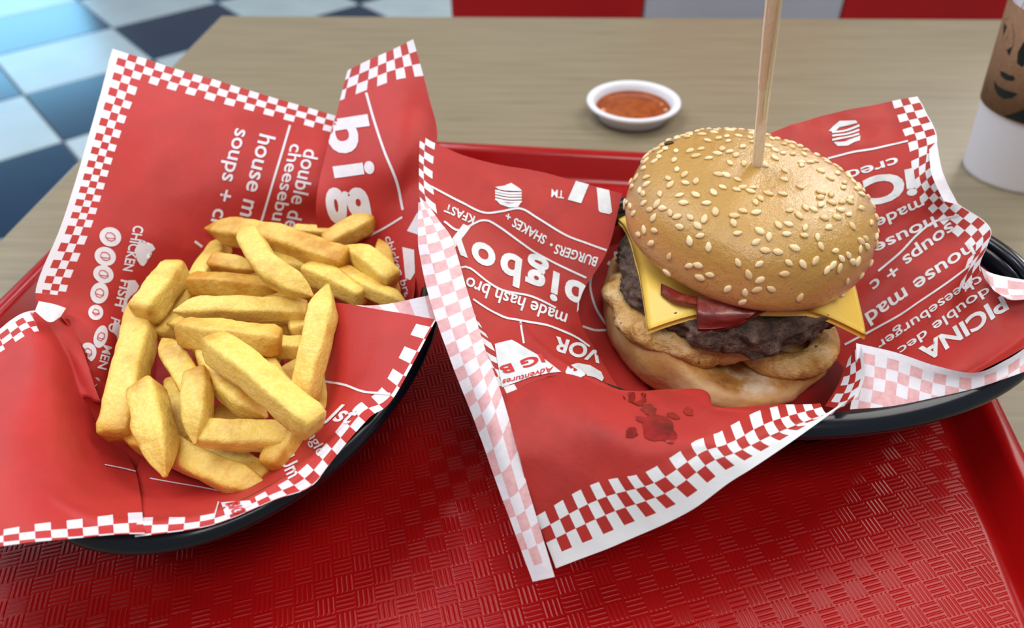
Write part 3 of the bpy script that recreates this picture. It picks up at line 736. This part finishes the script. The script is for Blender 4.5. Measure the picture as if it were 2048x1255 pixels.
text(R1, rliner, 'IG B', (1082, 712), (996, 735), (1090, 727), Rr, bold=.03, off=OFF*1.9)
text(R1, rliner, 'Adventures', (1106, 736), (1002, 762), (1109, 746), Rr, off=OFF*1.9, shear=.3)
text(Rin, rliner, 'er', (1264, 505), (1213, 505), (1264, 545), G_, bold=.02)
text(Rin, rliner, 'e', (1254, 556), (1220, 557), (1254, 592), G_, bold=.02)
line(Rin, rliner, [(1222, 478), (1256, 481)], 4, G_)
line(Rin, rliner, [(1188, 535), (1180, 570), (1192, 615), (1212, 650)], 4, G_)
line(Rin, rliner, [(1165, 652), (1190, 660), (1215, 660)], 4, G_)
# right sheet, far panel
text(R5, rliner, 'soups + c', (1900, 443), (1736, 566), (1913, 464), G_, bold=.015)
text(R5, rliner, 'house mad', (1940, 484), (1728, 630), (1954, 508), G_, bold=.015)
line(R5, rliner, [(1690, 692), (1780, 642), (1880, 580), (1945, 534)], 4, G_)
line(R5, rliner, [(1755, 542), (1800, 505), (1835, 468), (1870, 442), (1918, 430)], 4, G_)
text(R5, rliner, 'made', (1844, 396), (1748, 440), (1852, 416), G_, bold=.015)
text(R5, rliner, 'house', (1866, 432), (1745, 490), (1876, 452), G_, bold=.015)
text(R5, rliner, 'cred', (1792, 316), (1690, 345), (1797, 336), G_, bold=.015)
text(R5, rliner, 'iC', (1828, 342), (1722, 362), (1836, 392), G_, bold=.04)
line(R5, rliner, [(1655, 318), (1700, 306), (1740, 300), (1780, 290), (1815, 284)], 4, G_)
text(R5, rliner, 'cheeseburger', (1962, 552), (1752, 686), (1971, 568), G_, bold=.01)
text(R5, rliner, 'double dec', (1975, 574), (1795, 700), (1984, 590), G_, bold=.01)
text(R5, rliner, 'PICINA', (2004, 592), (1838, 702), (2018, 618), G_, bold=.03)
poly(R5, rliner, [(1657, 262), (1668, 250), (1680, 240), (1690, 240), (1712, 240), (1716, 244), (1680, 252), (1670, 262)], G_, 'printed_burger_icon')
for yy in (256, 264, 272): line(R5, rliner, [(1664, yy+8), (1690, yy+3), (1720, yy-8)], 4, G_, 'printed_burger_icon')
poly(R5, rliner, [(1667, 284), (1690, 284), (1722, 268), (1720, 280), (1695, 292), (1675, 292)], G_, 'printed_burger_icon')
# right sheet, front flap: sauce smears
SM = M['stain']
def blob(patch, parent, c, r, seed, mat, name='sauce_stain', sx=1.5, rot=.3, off=OFF):
    pts = []
    for t in np.linspace(0, 2*np.pi, 26, endpoint=False):
        q = r*(1+.45*noise.noise(Vector((math.cos(t)*1.6+seed, math.sin(t)*1.6, seed))))
        x, y = q*sx*math.cos(t), q*math.sin(t); pts.append((c[0]+x*math.cos(rot)-y*math.sin(rot), c[1]+x*math.sin(rot)+y*math.cos(rot)))
    return poly(patch, parent, pts, mat, name, off)
for c_, r_, sx in (((1272, 800), 12, 1.7), ((1297, 822), 10, 1.4), ((1312, 856), 24, 1.3), ((1262, 868), 9, 1.2), ((1345, 833), 5, 2.5), ((1376, 826), 7, 1.3), ((1335, 872), 12, 1.6), ((1285, 842), 6, 2.0)):
    blob(R3, rliner, c_, r_, c_[0]*.37, SM, sx=sx*1.15)

# ------------------------------------------------------------------ fries
def fry(pts, w, label, e0='b', e1='b', roll=None, brown=0.0, flat=1.0):
    P = np.array([un(*p) for p in pts]); 
    n = 18
    C = cr(P, np.linspace(0, len(P)-1, n)) if len(P) > 2 else P[0]+(P[1]-P[0])*np.linspace(0, 1, n)[:, None]
    T = np.gradient(C, axis=0); T /= np.linalg.norm(T, axis=1, keepdims=True)
    s_ = random.random()*50
    if roll is None: roll = random.uniform(-.35, .35)
    rings, U = [], []; ns = 20
    hw = w*.0044
    L = np.linalg.norm(np.diff(C, axis=0), axis=1).sum()
    for i in range(n):
        f = i/(n-1); t = T[i]
        side = np.cross(t, [0, 0, 1]); side /= max(np.linalg.norm(side), 1e-6); up = np.cross(side, t)
        cr_, sr_ = math.cos(roll), math.sin(roll); a_ = side*cr_+up*sr_; b_ = -side*sr_+up*cr_
        sc = 1.0; sh = 0.0
        for e, d in ((e0, f), (e1, 1-f)):
            dist = d*L
            if e == 'p' and dist < hw*2.8: sc *= .16+.84*math.sin(min(1, dist/(hw*2.8))*math.pi/2)
            elif e == 'b' and dist < hw*.55: sc *= .88+.12*math.sqrt(max(0, 1-(1-dist/(hw*.55))**2))
        ring_ = []
        for q in range(ns):
            an = 2*math.pi*q/ns+math.pi/ns
            cx_, sy_ = math.cos(an), math.sin(an); ex = .33
            x = math.copysign(abs(cx_)**ex, cx_)*hw*sc; y = math.copysign(abs(sy_)**ex, sy_)*hw*sc*flat
            p = C[i]+a_*x+b_*y
            d = p-C[i]
            p = C[i]+d*(1+.13*nz(p, 110, s_)+.05*nz(p, 420, s_))
            p = p+np.array([nz(p, 40, s_+9), nz(p, 40, s_+19), nz(p, 40, s_+29)])*.0009
            ring_.append(p); U.append((f, brown))
        rings.append(np.array(ring_))
    # rounded end caps
    def cap(r0, cdir, f):
        c_ = r0.mean(0); out = []
        for sc, dd in ((.90, .10), (.62, .16), (.25, .18)):
            out.append(c_+(r0-c_)*sc+cdir*hw*dd)
            U_.extend([(f, brown)]*ns)
        return out
    U_ = []; c0 = cap(rings[0], -T[0], 0.0); U0 = U_; U_ = []; c1 = cap(rings[-1], T[-1], 1.0); U1 = U_
    V, Fs = tube_rings(c0[::-1]+rings+c1)
    o = mesh_obj('french_fry', V, [f[::-1] for f in Fs], M['fry'], None, True, U0+U+U1)
    tag(o, label, 'french fry', 'french fries in the left basket'); return o
FRIES = [
 # pts, width cm, label, ends, brown
 ([(412, 458, 5.7), (550, 477, 5.9), (692, 522, 5.5)], 1.30, 'long fry across the back of the pile with a dark knot at its right', 'p', 'b', .12),
 ([(484, 448, 7.0), (535, 530, 6.9), (622, 590, 6.3)], 1.25, 'pale yellow fry slanting over the long back fry down to the right', 'p', 'p', -.25),
 ([(452, 478, 4.4), (400, 560, 4.5), (325, 672, 4.0)], 1.10, 'long pale fry leaning down left from under the long back fry', 'b', 'b', -.1),
 ([(352, 536, 5.6), (320, 585, 5.5), (284, 628, 5.3)], 1.35, 'short thick greenish yellow fry at the left shoulder of the pile', 'b', 'b', -.35),
 ([(288, 620, 4.5), (262, 740, 4.5), (235, 872, 3.9)], 1.45, 'long browned fry standing down the left edge of the pile', 'b', 'b', .2),
 ([(428, 524, 5.0), (470, 532, 5.0), (517, 540, 4.9)], .95, 'small orange brown fry end below the long back fry', 'b', 'p', .45),
 ([(382, 567, 5.4), (460, 570, 5.5), (562, 580, 5.2)], 1.0, 'orange topped fry lying level above the widest level fry', 'b', 'p', .28),
 ([(350, 622, 5.6), (470, 618, 5.6), (612, 622, 5.2)], 1.05, 'longest pale fry lying level across the middle of the pile', 'p', 'b', -.2),
 ([(364, 662, 6.0), (450, 672, 6.2), (558, 684, 5.8)], 1.25, 'thick golden fry with orange ends just below the level pale fry', 'b', 'b', .22),
 ([(326, 680, 5.0), (362, 735, 5.0), (402, 800, 4.6)], 1.15, 'fry with a pointed top pressed against the bent corner fry', 'p', 'b', .15),
 ([(290, 775, 4.9), (310, 850, 4.9), (328, 945, 4.5)], 1.40, 'pale fry with a pointed lower tip beside the browned left fry', 'b', 'p', -.2),
 ([(396, 748, 5.8), (396, 810, 5.7), (388, 885, 5.3)], 1.10, 'short upright fry with a torn flap at its foot', 'b', 'p', .05),
 ([(398, 866, 5.0), (470, 870, 5.0), (572, 872, 4.6)], 1.10, 'fry lying level joined to the foot of the short upright fry', 'b', 'b', -.02),
 ([(425, 688, 6.9), (520, 760, 7.0), (630, 852, 6.4)], 1.25, 'longest pale fry slanting on top toward the lower right of the pile', 'b', 'b', -.08),
 ([(418, 710, 5.3), (470, 780, 5.4), (532, 832, 5.3)], 1.30, 'wide fry lying just under the long slanting top fry', 'b', 'p', .0),
 ([(655, 572, 7.2), (632, 680, 6.6), (606, 800, 5.4)], 1.15, 'long fry leaning down along the torn logo flap of the paper', 'p', 'b', -.02),
 ([(596, 815, 4.7), (575, 875, 4.5), (548, 932, 4.3)], 1.05, 'short browned fry below the lower end of the long slanting fry', 'b', 'b', .22),
 ([(275, 868, 3.5), (400, 925, 3.6), (535, 982, 3.9)], 1.20, 'long fry with a black speck along the bottom of the pile', 'b', 'p', .05),
 ([(405, 885, 3.4), (475, 925, 3.4), (535, 955, 3.4)], 1.10, 'pale fry end lying behind the long bottom fry', 'b', 'b', -.2),
 ([(352, 765, 3.2), (352, 820, 3.2), (362, 885, 3.0)], 1.10, 'dull fry deep behind the short upright fry', 'b', 'b', -.1),
 ([(515, 525, 5.0), (570, 526, 5.0), (630, 530, 5.0)], 1.10, 'pale blunt fry end showing right of the pale slanting fry', 'b', 'p', -.35),
 ([(618, 540, 5.1), (665, 560, 5.1), (728, 590, 4.9)], 1.20, 'yellow green fry below the brown knot of the back fry', 'b', 'b', -.2),
 ([(690, 492, 5.7), (735, 520, 5.7), (782, 562, 5.3)], 1.20, 'broad pale fry at the right behind the brown knot', 'p', 'b', -.05),
 ([(688, 545, 5.2), (745, 580, 5.1), (815, 610, 4.8)], .85, 'thin fry pointing to the torn rim of the logo flap', 'b', 'p', .05),
 ([(655, 488, 5.0), (700, 462, 5.4), (742, 440, 5.6)], 1.15, 'golden fry end raised over the big white letters', 'b', 'b', .12),
 ([(590, 460, 4.9), (630, 462, 4.9), (668, 464, 4.9)], .55, 'sliver of pale fry behind the long back fry', 'b', 'b', -.3),
 ([(757, 480, 5.1), (770, 530, 4.6), (785, 595, 4.2)], .95, 'browned fry tip standing at the far right of the pile', 'p', 'b', .3),
 ([(580, 660, 4.7), (600, 655, 4.7), (640, 650, 4.5)], .95, 'rounded stub of fry left of the long leaning fry', 'b', 'b', -.15),
 ([(535, 690, 4.7), (570, 692, 4.6), (615, 694, 4.5)], .95, 'fry end continuing right of the thick golden fry', 'b', 'b', .1),
 ([(515, 715, 4.9), (545, 755, 4.9), (580, 800, 4.6)], 1.10, 'pale squared fry end above the long slanting top fry', 'b', 'b', -.2),
 ([(555, 780, 3.9), (585, 752, 3.9), (625, 725, 3.9)], 1.0, 'half hidden fry between the slanting and the leaning fries', 'b', 'b', .02),
 ([(430, 832, 3.6), (465, 840, 3.6), (505, 852, 3.6)], .85, 'small brown fry piece under the wide slanted fry', 'b', 'b', .4),
 ([(335, 648, 4.7), (380, 652, 4.7), (430, 660, 4.7)], .90, 'pale fry piece tucked behind the thick golden fry at left', 'p', 'b', -.1),
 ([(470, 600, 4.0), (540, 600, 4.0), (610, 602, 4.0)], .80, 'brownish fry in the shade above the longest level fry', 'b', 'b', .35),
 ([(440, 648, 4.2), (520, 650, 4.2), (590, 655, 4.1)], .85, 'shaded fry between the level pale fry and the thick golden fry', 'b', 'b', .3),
 ([(655, 700, 4.6), (650, 760, 4.5), (642, 835, 4.4)], .80, 'sliver of fry against the logo flap at the right wall', 'b', 'b', .1),
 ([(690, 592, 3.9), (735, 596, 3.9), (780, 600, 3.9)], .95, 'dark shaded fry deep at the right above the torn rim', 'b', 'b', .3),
 ([(335, 850, 2.9), (385, 870, 2.9), (430, 880, 2.9)], 1.05, 'pale fry low between the pointed fry and the upright fry', 'b', 'b', -.15),
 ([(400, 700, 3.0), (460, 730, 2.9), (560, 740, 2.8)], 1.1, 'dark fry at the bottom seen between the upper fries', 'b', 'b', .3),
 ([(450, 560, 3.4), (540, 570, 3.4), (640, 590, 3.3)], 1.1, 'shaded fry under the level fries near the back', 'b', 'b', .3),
]
for pts, w, lab, a_, b_, br in FRIES:
    fry(pts, w, lab, a_, b_, brown=br)

# ------------------------------------------------------------------ burger
BX, BY = 8.0, 26.7
burger = empty('burger', (BX*.01, BY*.01, .0145)); tag(burger, 'tall burger in a sesame bun on red paper in the right basket', 'burger')
def bpart(name, V, Fs, mat, uvs=None, smooth=True):
    o = mesh_obj(name, np.array(V)-np.array([BX*.01, BY*.01, .0145]), Fs, mat, burger, smooth, uvs); return o
def revolve(cx, cy, prof, fn, nt=120):
    """prof list of (r,z) cm from bottom axis to top axis; fn(point cm)->displacement (radial, z) cm"""
    rings = []
    for r_, z_ in prof:
        ring_ = []
        for t in np.linspace(0, 2*np.pi, nt, endpoint=False):
            p = np.array([cx+r_*math.cos(t), cy+r_*math.sin(t), z_])
            dr, dz = fn(p, r_, t)
            ring_.append(np.array([cx+(r_+dr)*math.cos(t), cy+(r_+dr)*math.sin(t), z_+dz])*.01)
        rings.append(np.array(ring_))
    return tube_rings(rings)
# heel
def heel_fn(p, r_, t):
    k_ = r_/5.2
    up = max(0, -math.cos(t)*.9-math.sin(t)*.1)*k_**2
    lift = 2.5*up*max(0, (p[2]-1.6)/1.4)
    n_ = nz(p*.01, 60, 3.)*.30+nz(p*.01, 150, 5.)*.12+nz(p*.01, 330, 5.)*.05
    return n_*.9*k_, lift+n_*.35*k_+(.10*nz(p*.01, 120, 8.) if p[2] > 3.4 else 0)
hp = [(.01, 1.5), (2, 1.5), (3.8, 1.5), (4.6, 1.6), (5.05, 1.85), (5.3, 2.2), (5.32, 2.5), (5.18, 2.8), (4.85, 2.98), (4.3, 3.0), (3.5, 2.9), (2, 2.9), (.01, 2.9)]
hp = [tuple(x) for x in cr(np.array(hp), np.linspace(0, len(hp)-1, 40))]; hp = [(max(.005, a_), b_) for a_, b_ in hp]
V, Fs = revolve(7.9, 26.75, hp, heel_fn); bpart('bottom_bun', V, Fs, M['heel'], [(i/39, 0) for i in range(40) for _ in range(120)])
# onion rings
def torus(cx, cy, cz, Rm, rt, rz, sd, rough=.25, tilt=(0, 0)):
    rings = []; ns = 36
    for t in np.linspace(0, 2*np.pi, 150, endpoint=False):
        ring_ = []
        for s_ in np.linspace(0, 2*np.pi, ns, endpoint=False):
            p = np.array([cx+(Rm+rt*math.cos(s_))*math.cos(t), cy+(Rm+rt*math.cos(s_))*math.sin(t), cz+rz*math.sin(s_)])
            d = rough*(fbm(p*.01, 55, 3, sd))+rough*.35*fbm(p*.01, 230, 2, sd+3)
            p = np.array([cx+(Rm+(rt+d)*math.cos(s_))*math.cos(t), cy+(Rm+(rt+d)*math.cos(s_))*math.sin(t), cz+(rz+d)*math.sin(s_)])
            p[2] += tilt[0]*(p[0]-cx)+tilt[1]*(p[1]-cy); ring_.append(p*.01)
        rings.append(np.array(ring_))
    return tube_rings(rings, loop=True)
V, Fs = torus(6.45, 26.3, 4.1, 2.75, 1.15, .74, 2., .36, (-.10, -.03)); bpart('onion_ring', V, [f[::-1] for f in Fs], M['batter'])['label'] = 'crisp lumpy battered onion ring at the left'
V, Fs = torus(10.5, 25.0, 3.35, 1.85, .66, .48, 6., .10, (.04, 0.03)); bpart('onion_ring', V, [f[::-1] for f in Fs], M['batter'])['label'] = 'smooth pale onion ring low at the right'
# patty
def patty_fn(p, r_, t):
    k_ = (r_/4.9)**2
    a_ = fbm(p*.01, 80, 4, 4.)+.9*abs(nz(p*.01, 200, 3.))-.6*abs(nz(p*.01, 430, 6.))
    rag = .38*nz(np.array([math.cos(t)*.03, math.sin(t)*.03, 0]), 130, 2.)+.25*nz(np.array([math.cos(t)*.03, math.sin(t)*.03, 0]), 330, 7.)
    low = max(0, (5.45-p[2])/.6)
    droop = -.40*max(0, math.cos(t+1.75))**5*k_*low
    return k_*(.36*a_+rag), .16*a_+droop-.22*low*rag*k_
pp = [(.01, 4.95), (2.5, 4.95), (4.2, 4.9), (4.75, 5.0), (4.95, 5.25), (4.95, 5.6), (4.75, 5.95), (4.2, 6.1), (2.5, 6.1), (.01, 6.1)]
pp = [tuple(x) for x in cr(np.array(pp), np.linspace(0, len(pp)-1, 44))]; pp = [(max(.005, a_), b_) for a_, b_ in pp]
V, Fs = revolve(8.1, 27.0, pp, patty_fn, 220); bpart('beef_patty', V, Fs, M['beef'])
# cheese slice: square sheet, corners drooping over the patty
def sheet(fn, n, thick, name, mat):
    top = [fn(i/(n-1), j/(n-1)) for i in range(n) for j in range(n)]
    V = [np.array(p)*.01 for p in top]+[(np.array(p)-np.array([0, 0, thick]))*.01 for p in top]; o_ = n*n
    Fs = []
    for i in range(n-1):
        for j in range(n-1):
            a = i*n+j; Fs.append((a, a+n, a+n+1, a+1)); Fs.append((o_+a, o_+a+1, o_+a+n+1, o_+a+n))
    for i in range(n-1):
        for a, b in ((i*n, (i+1)*n), ((i+1)*n+n-1, i*n+n-1), (i+1, i), ((n-1)*n+i, (n-1)*n+i+1)):
            Fs.append((a, o_+a, o_+b, b)[::-1])
    return bpart(name, V, Fs, mat)
CC = np.array([[4.15, 22.75], [13.2, 23.25], [12.9, 32.0], [3.4, 31.6]])
def cheese_fn(i, j):
    p = (CC[0]*(1-j)+CC[1]*j)*(1-i)+(CC[3]*(1-j)+CC[2]*j)*i
    d = math.hypot(p[0]-8.2, p[1]-27.1)
    z = 6.42-.62*max(0, d-4.55)**1.15+.06*nz((p[0]*.01, p[1]*.01, 0), 90, 2.)
    if j > .5: z += -.10*max(0, d-4.6)
    return (p[0], p[1], z)
sheet(cheese_fn, 40, .26, 'cheese_slice', M['cheese'])
# bacon
def px_sheet(rows, name, mat, thick=.16):
    p_ = Patch(rows, amp=.05, scale=120, seed=31.)
    def fn(i, j): return p_.pos(np.array([i*(p_.nr-1)]), np.array([j*(p_.nc-1)]))[0]*100
    return sheet(fn, 24, thick, name, mat)
px_sheet([[(1322, 566, 6.7), (1370, 586, 6.85), (1425, 600, 6.9)], [(1322, 584, 6.6), (1355, 600, 6.75), (1420, 612, 6.8)]], 'bacon_strip', M['bacon'])
px_sheet([[(1394, 590, 7.0), (1455, 602, 7.0), (1545, 612, 6.95)], [(1394, 626, 6.6), (1440, 634, 6.6), (1505, 630, 6.7)], [(1396, 657, 6.05), (1432, 656, 6.1), (1476, 645, 6.3)]], 'bacon_strip', M['bacon'])
# top bun (leaning a little to the front)
TBX, TBY, TBZ = 8.45, 27.5, 6.95
tilt = Matrix.Rotation(R(1.5), 4, 'X') @ Matrix.Rotation(R(6), 4, 'Y')
bprof = [(.005, .1), (2.5, .0), (4.6, .0), (5.08, .2), (5.26, .58), (5.28, 1.05), (5.2, 1.55), (5.02, 2.08), (4.6, 2.6), (3.8, 3.06), (2.7, 3.36), (1.4, 3.5), (.005, 3.52)]
bpr = cr(np.array(bprof), np.linspace(0, len(bprof)-1, 64)); bpr[:, 0] = np.maximum(bpr[:, 0], .005)
def bun_surf(f, t):
    q = cr(bpr, np.array([f]))[0]; r_, z_ = q
    p = np.array([r_*math.cos(t), r_*math.sin(t), z_])*.01
    d = .14*nz(p, 28, 4.)+.03*nz(p, 80, 6.)
    dim = -.16*math.exp(-((p[0]*100+.45)**2+(p[1]*100+.75)**2)/.9)
    s_ = 1+d*.18
    return Vector((p[0]*s_, p[1]*s_, p[2]*(1+d*.25)+dim*.01*(1 if f > 40 else 0)))
rings = []
for f in range(64):
    rings.append(np.array([tuple(bun_surf(float(f), t)) for t in np.linspace(0, 2*np.pi, 140, endpoint=False)]))
V, Fs = tube_rings(rings)
top_bun = mesh_obj('top_bun', V, Fs, M['bun'], burger)
top_bun.matrix_local = Matrix.Translation(Vector(((TBX-BX)*.01, (TBY-BY)*.01, TBZ*.01-.0145))) @ tilt
# sesame seeds, each sitting on the crust
bm = bmesh.new(); bmesh.ops.create_uvsphere(bm, u_segments=10, v_segments=7, radius=1)
for v in bm.verts:
    x, y, z = v.co; tp = 1-.38*max(0, x)-.08*max(0, -x)
    v.co = Vector((x*.00178, y*.00112*tp, z*.00062))
for f in bm.faces: f.smooth = True
sme = D.meshes.new('sesame_seed'); bm.to_mesh(sme); bm.free(); sme.materials.append(M['seed'])
sdk = sme.copy(); sdk.materials.clear(); sdk.materials.append(M['seed_dark'])
rs = random.Random(12); placed = []
tries = 0
while len(placed) < 290 and tries < 14000:
    tries += 1
    # pick point over the dome; thinning towards the lower flank
    r_ = 5.2*math.sqrt(rs.random()); t = rs.random()*2*math.pi
    fs = 63-rs.random()**.82*45
    if rs.random() > min(1.0, cr(bpr, np.array([fs]))[0][0]/5.2): continue
    p = bun_surf(fs, t)
    zf = p.z*100
    if zf < 2.0 and rs.random() > .22: continue
    if zf < 2.8 and rs.random() > .62: continue
    if any((p-q).length < .0031 for q in placed): continue
    if math.hypot(p.x*100+.45, p.y*100+.75) < .38: continue
    placed.append(p)
    a = bun_surf(fs+.2, t)-bun_surf(fs-.2, t); b = bun_surf(fs, t+.02)-bun_surf(fs, t-.02); n_ = b.cross(a).normalized()
    if n_.dot(p-Vector((0, 0, .01))) < 0: n_ = -n_
    o = link('sesame_seed', sdk if len(placed) in (30,) else sme, top_bun)
    q = n_.to_track_quat('Z', 'X'); spin = Matrix.Rotation(rs.random()*6.283, 4, 'Z') @ Matrix.Rotation(rs.uniform(-.15, .15), 4, 'X')
    s_ = rs.uniform(1.02, 1.32)
    o.matrix_local = Matrix.Translation(p+n_*.00028) @ q.to_matrix().to_4x4() @ spin @ Matrix.Scale(s_, 4)

# ------------------------------------------------------------------ skewer
sk = empty('skewer', tuple(un(1512, 356, 10.0))); tag(sk, 'flat bamboo skewer standing upright in the top of the burger bun', 'skewer')
skl = np.array(sk.location)
def stick(name, a, b, w0, w1, th, mat, shift=0.0):
    a, b = np.array(a), np.array(b); d = (b-a)/np.linalg.norm(b-a); s_ = RT*1.0-d*(RT@d); s_ /= np.linalg.norm(s_); f_ = np.cross(s_, d)
    rings = []
    for i in range(13):
        f = i/12; w = w0+(w1-w0)*f
        c_ = a+(b-a)*f+s_*shift
        w *= 1+.05*nz(c_, 80, 2.); rings.append(np.array([c_+s_*w*x+f_*th*y for x, y in ((-1, -.8), (-.8, -1), (.8, -1), (1, -.8), (1, .8), (.8, 1), (-.8, 1), (-1, .8))])-skl)
    V, Fs = tube_rings(rings); return mesh_obj(name, V, Fs, mat, sk, smooth=False)
p_bot, p_ent, p_node, p_top = un(1510, 372, 9.3), un(1512, 350, 10.2), un(1530, 168, 14.2), un(1551, -30, 18.2)
p_far = p_top+(p_top-p_node)*.55
stick('lower_shaft', p_bot, p_node, .0019, .0021, .0014, M['bamboo'])
stick('upper_shaft', p_node+np.array([0, 0, -.0005]), p_far, .0023, .0026, .0017, M['bamboo'], 0.0)
stick('green_skin', p_node+np.array([0, .0003, -.014]), p_far, .00035, .0006, .0012, M['bamboo_skin'], .0025)

# ------------------------------------------------------------------ sauce cup
def rev(prof, n=72):
    rings = [np.array([(r_*math.cos(t), r_*math.sin(t), z_) for t in np.linspace(0, 2*np.pi, n, endpoint=False)])*.01 for r_, z_ in prof]
    return tube_rings(rings)
sc_ = empty('sauce_cup', (.0616, .533, 0)); tag(sc_, 'small shallow white plastic cup of orange hot sauce on the table', 'sauce cup')
V, Fs = rev([(.01, .04), (2.35, .04), (2.45, .0), (2.58, .05), (2.66, .25), (2.86, .85), (2.95, 1.02), (3.36, 1.08), (3.5, 1.13), (3.55, 1.22), (3.52, 1.34), (3.4, 1.40), (3.18, 1.38), (3.02, 1.26), (2.90, 1.0), (2.66, .35), (2.5, .14), (.01, .12)])
mesh_obj('cup_body', V, Fs, M['white_plastic'], sc_)
V, Fs = rev([(.01, .15), (2.45, .15), (2.72, .6), (2.78, .84), (2.66, .77), (2.3, .75), (1.2, .74), (.01, .74)])
mesh_obj('sauce', V, Fs, M['sauce'], sc_)
bm = bmesh.new()
for (x, y, r_) in ((-2.3, -.75, .2), (2.4, -.55, .16), (2.2, .45, .12)):
    q = bmesh.ops.create_uvsphere(bm, u_segments=14, v_segments=8, radius=r_*.01); bmesh.ops.translate(bm, vec=(x*.01, y*.01, .0078), verts=q['verts'])
for f in bm.faces: f.smooth = True
me = D.meshes.new('sauce_bubbles'); bm.to_mesh(me); bm.free(); me.materials.append(M['bubble']); o = link('sauce_bubbles', me, sc_); o['kind'] = 'stuff'

# ------------------------------------------------------------------ coffee cup
KX, KY = 31.1, 45.7
def kr(z): return 3.0+.108*z
cup = empty('coffee_cup', (KX*.01, KY*.01, 0)); tag(cup, 'white paper coffee cup with a brown printed sleeve at the right', 'cup')
V, Fs = rev([(.01, .5), (kr(.5)-.2, .5), (kr(0)-.18, .0), (kr(0), .02), (kr(.3), .3), (kr(7), 7), (kr(13), 13), (kr(14.6), 14.6), (kr(14.6)+.2, 14.7), (kr(14.6)+.18, 15.0), (kr(14.6)-.1, 14.95), (kr(13)-.15, 13), (kr(.7)-.12, .7), (.01, .65)])
mesh_obj('cup_body', V, Fs, M['white_card'], cup)
SZ0, SZ1 = 4.75, 10.9
V, Fs = rev([(kr(SZ0)+.01, SZ0), (kr(SZ0)+.1, SZ0), (kr(7)+.11, 7), (kr(SZ1)+.1, SZ1), (kr(SZ1)+.01, SZ1)])
V, Fs = tube_rings([np.array([(r_*math.cos(t), r_*math.sin(t), z_+.0) for t in np.linspace(0, 2*np.pi, 96, endpoint=False)])*.01 for r_, z_ in [(kr(SZ0)+.01, SZ0), (kr(SZ0)+.1, SZ0), (kr(7)+.1, 7), (kr(SZ1)+.1, SZ1), (kr(SZ1)+.01, SZ1)]], cap0=False, cap1=False)
sleeve = mesh_obj('sleeve', V, Fs, M['kraft'], cup)
V, Fs = rev([(kr(15)+.25, 14.7), (kr(15)+.28, 15.5), (kr(15)-.1, 16.0), (.01, 16.0)]); mesh_obj('lid', V, Fs, M['white_plastic'], cup)
def on_cone(px, py, extra):
    d = FW+RT*(px-CX)/F-UP*(py-CY)/F; o_ = CAMP*100-np.array([KX, KY, 0])
    lo = None
    ts = np.linspace(38, 62, 1500); P = o_+d*ts[:, None]; g = np.hypot(P[:, 0], P[:, 1])-(3.0+.108*P[:, 2]+extra)
    i = np.argmax(g < 0) if (g < 0).any() else np.argmin(g)
    p = P[i]; return math.atan2(p[1], p[0]), p[2]
def cone_poly(name, pts, parent, mat, extra):
    q = [on_cone(x, y, extra) for x, y in pts]
    bm = bmesh.new(); vs = [bm.verts.new((a, z, 0)) for a, z in q]; bm.faces.new(vs)
    bmesh.ops.triangulate(bm, faces=bm.faces[:])
    for _ in range(3):
        bmesh.ops.subdivide_edges(bm, edges=[e for e in bm.edges if e.calc_length() > .12], cuts=1); bmesh.ops.triangulate(bm, faces=bm.faces[:])
    for v in bm.verts:
        a, z = v.co.x, v.co.y; r_ = kr(z)+extra; v.co = Vector((r_*math.cos(a), r_*math.sin(a), z))*.01
    bmesh.ops.recalc_face_normals(bm, faces=bm.faces[:])
    me = D.meshes.new(name); bm.to_mesh(me); bm.free(); me.materials.append(mat); return link(name, me, parent)
GI = M['green_ink']
for pts in ([(2009, 38), (2016, 36), (2024, 48), (2028, 68), (2026, 92), (2018, 112), (2013, 100), (2006, 95), (2003, 84), (2006, 72), (2012, 80), (2016, 70), (2014, 54), (2009, 46)],
            [(2046, 86), (2060, 76), (2060, 120), (2044, 134), (2034, 126), (2036, 104)],
            [(2000, 142), (2008, 144), (2018, 150), (2026, 151), (2031, 158), (2024, 162), (2012, 160), (2002, 152)],
            [(1988, 160), (1996, 172), (2010, 180), (2024, 184), (2036, 188), (2024, 196), (2008, 198), (1996, 191), (1989, 176)],
            [(1978, 150), (1974, 175), (1978, 198), (1984, 212), (1976, 206), (1970, 192)],
            [(2008, 232), (2030, 226), (2060, 214), (2060, 250), (2034, 242)]):
    cone_poly('printed_face_mark', pts, sleeve, GI, .112)
for pts in ([(2012, 0), (2022, -20), (2034, -20), (2020, 12)], [(2026, 18), (2038, -20), (2060, -20), (2040, 22)], [(2044, 26), (2062, 4), (2062, 36)]):
    cone_poly('printed_green_mark', pts, cup, GI, .012)
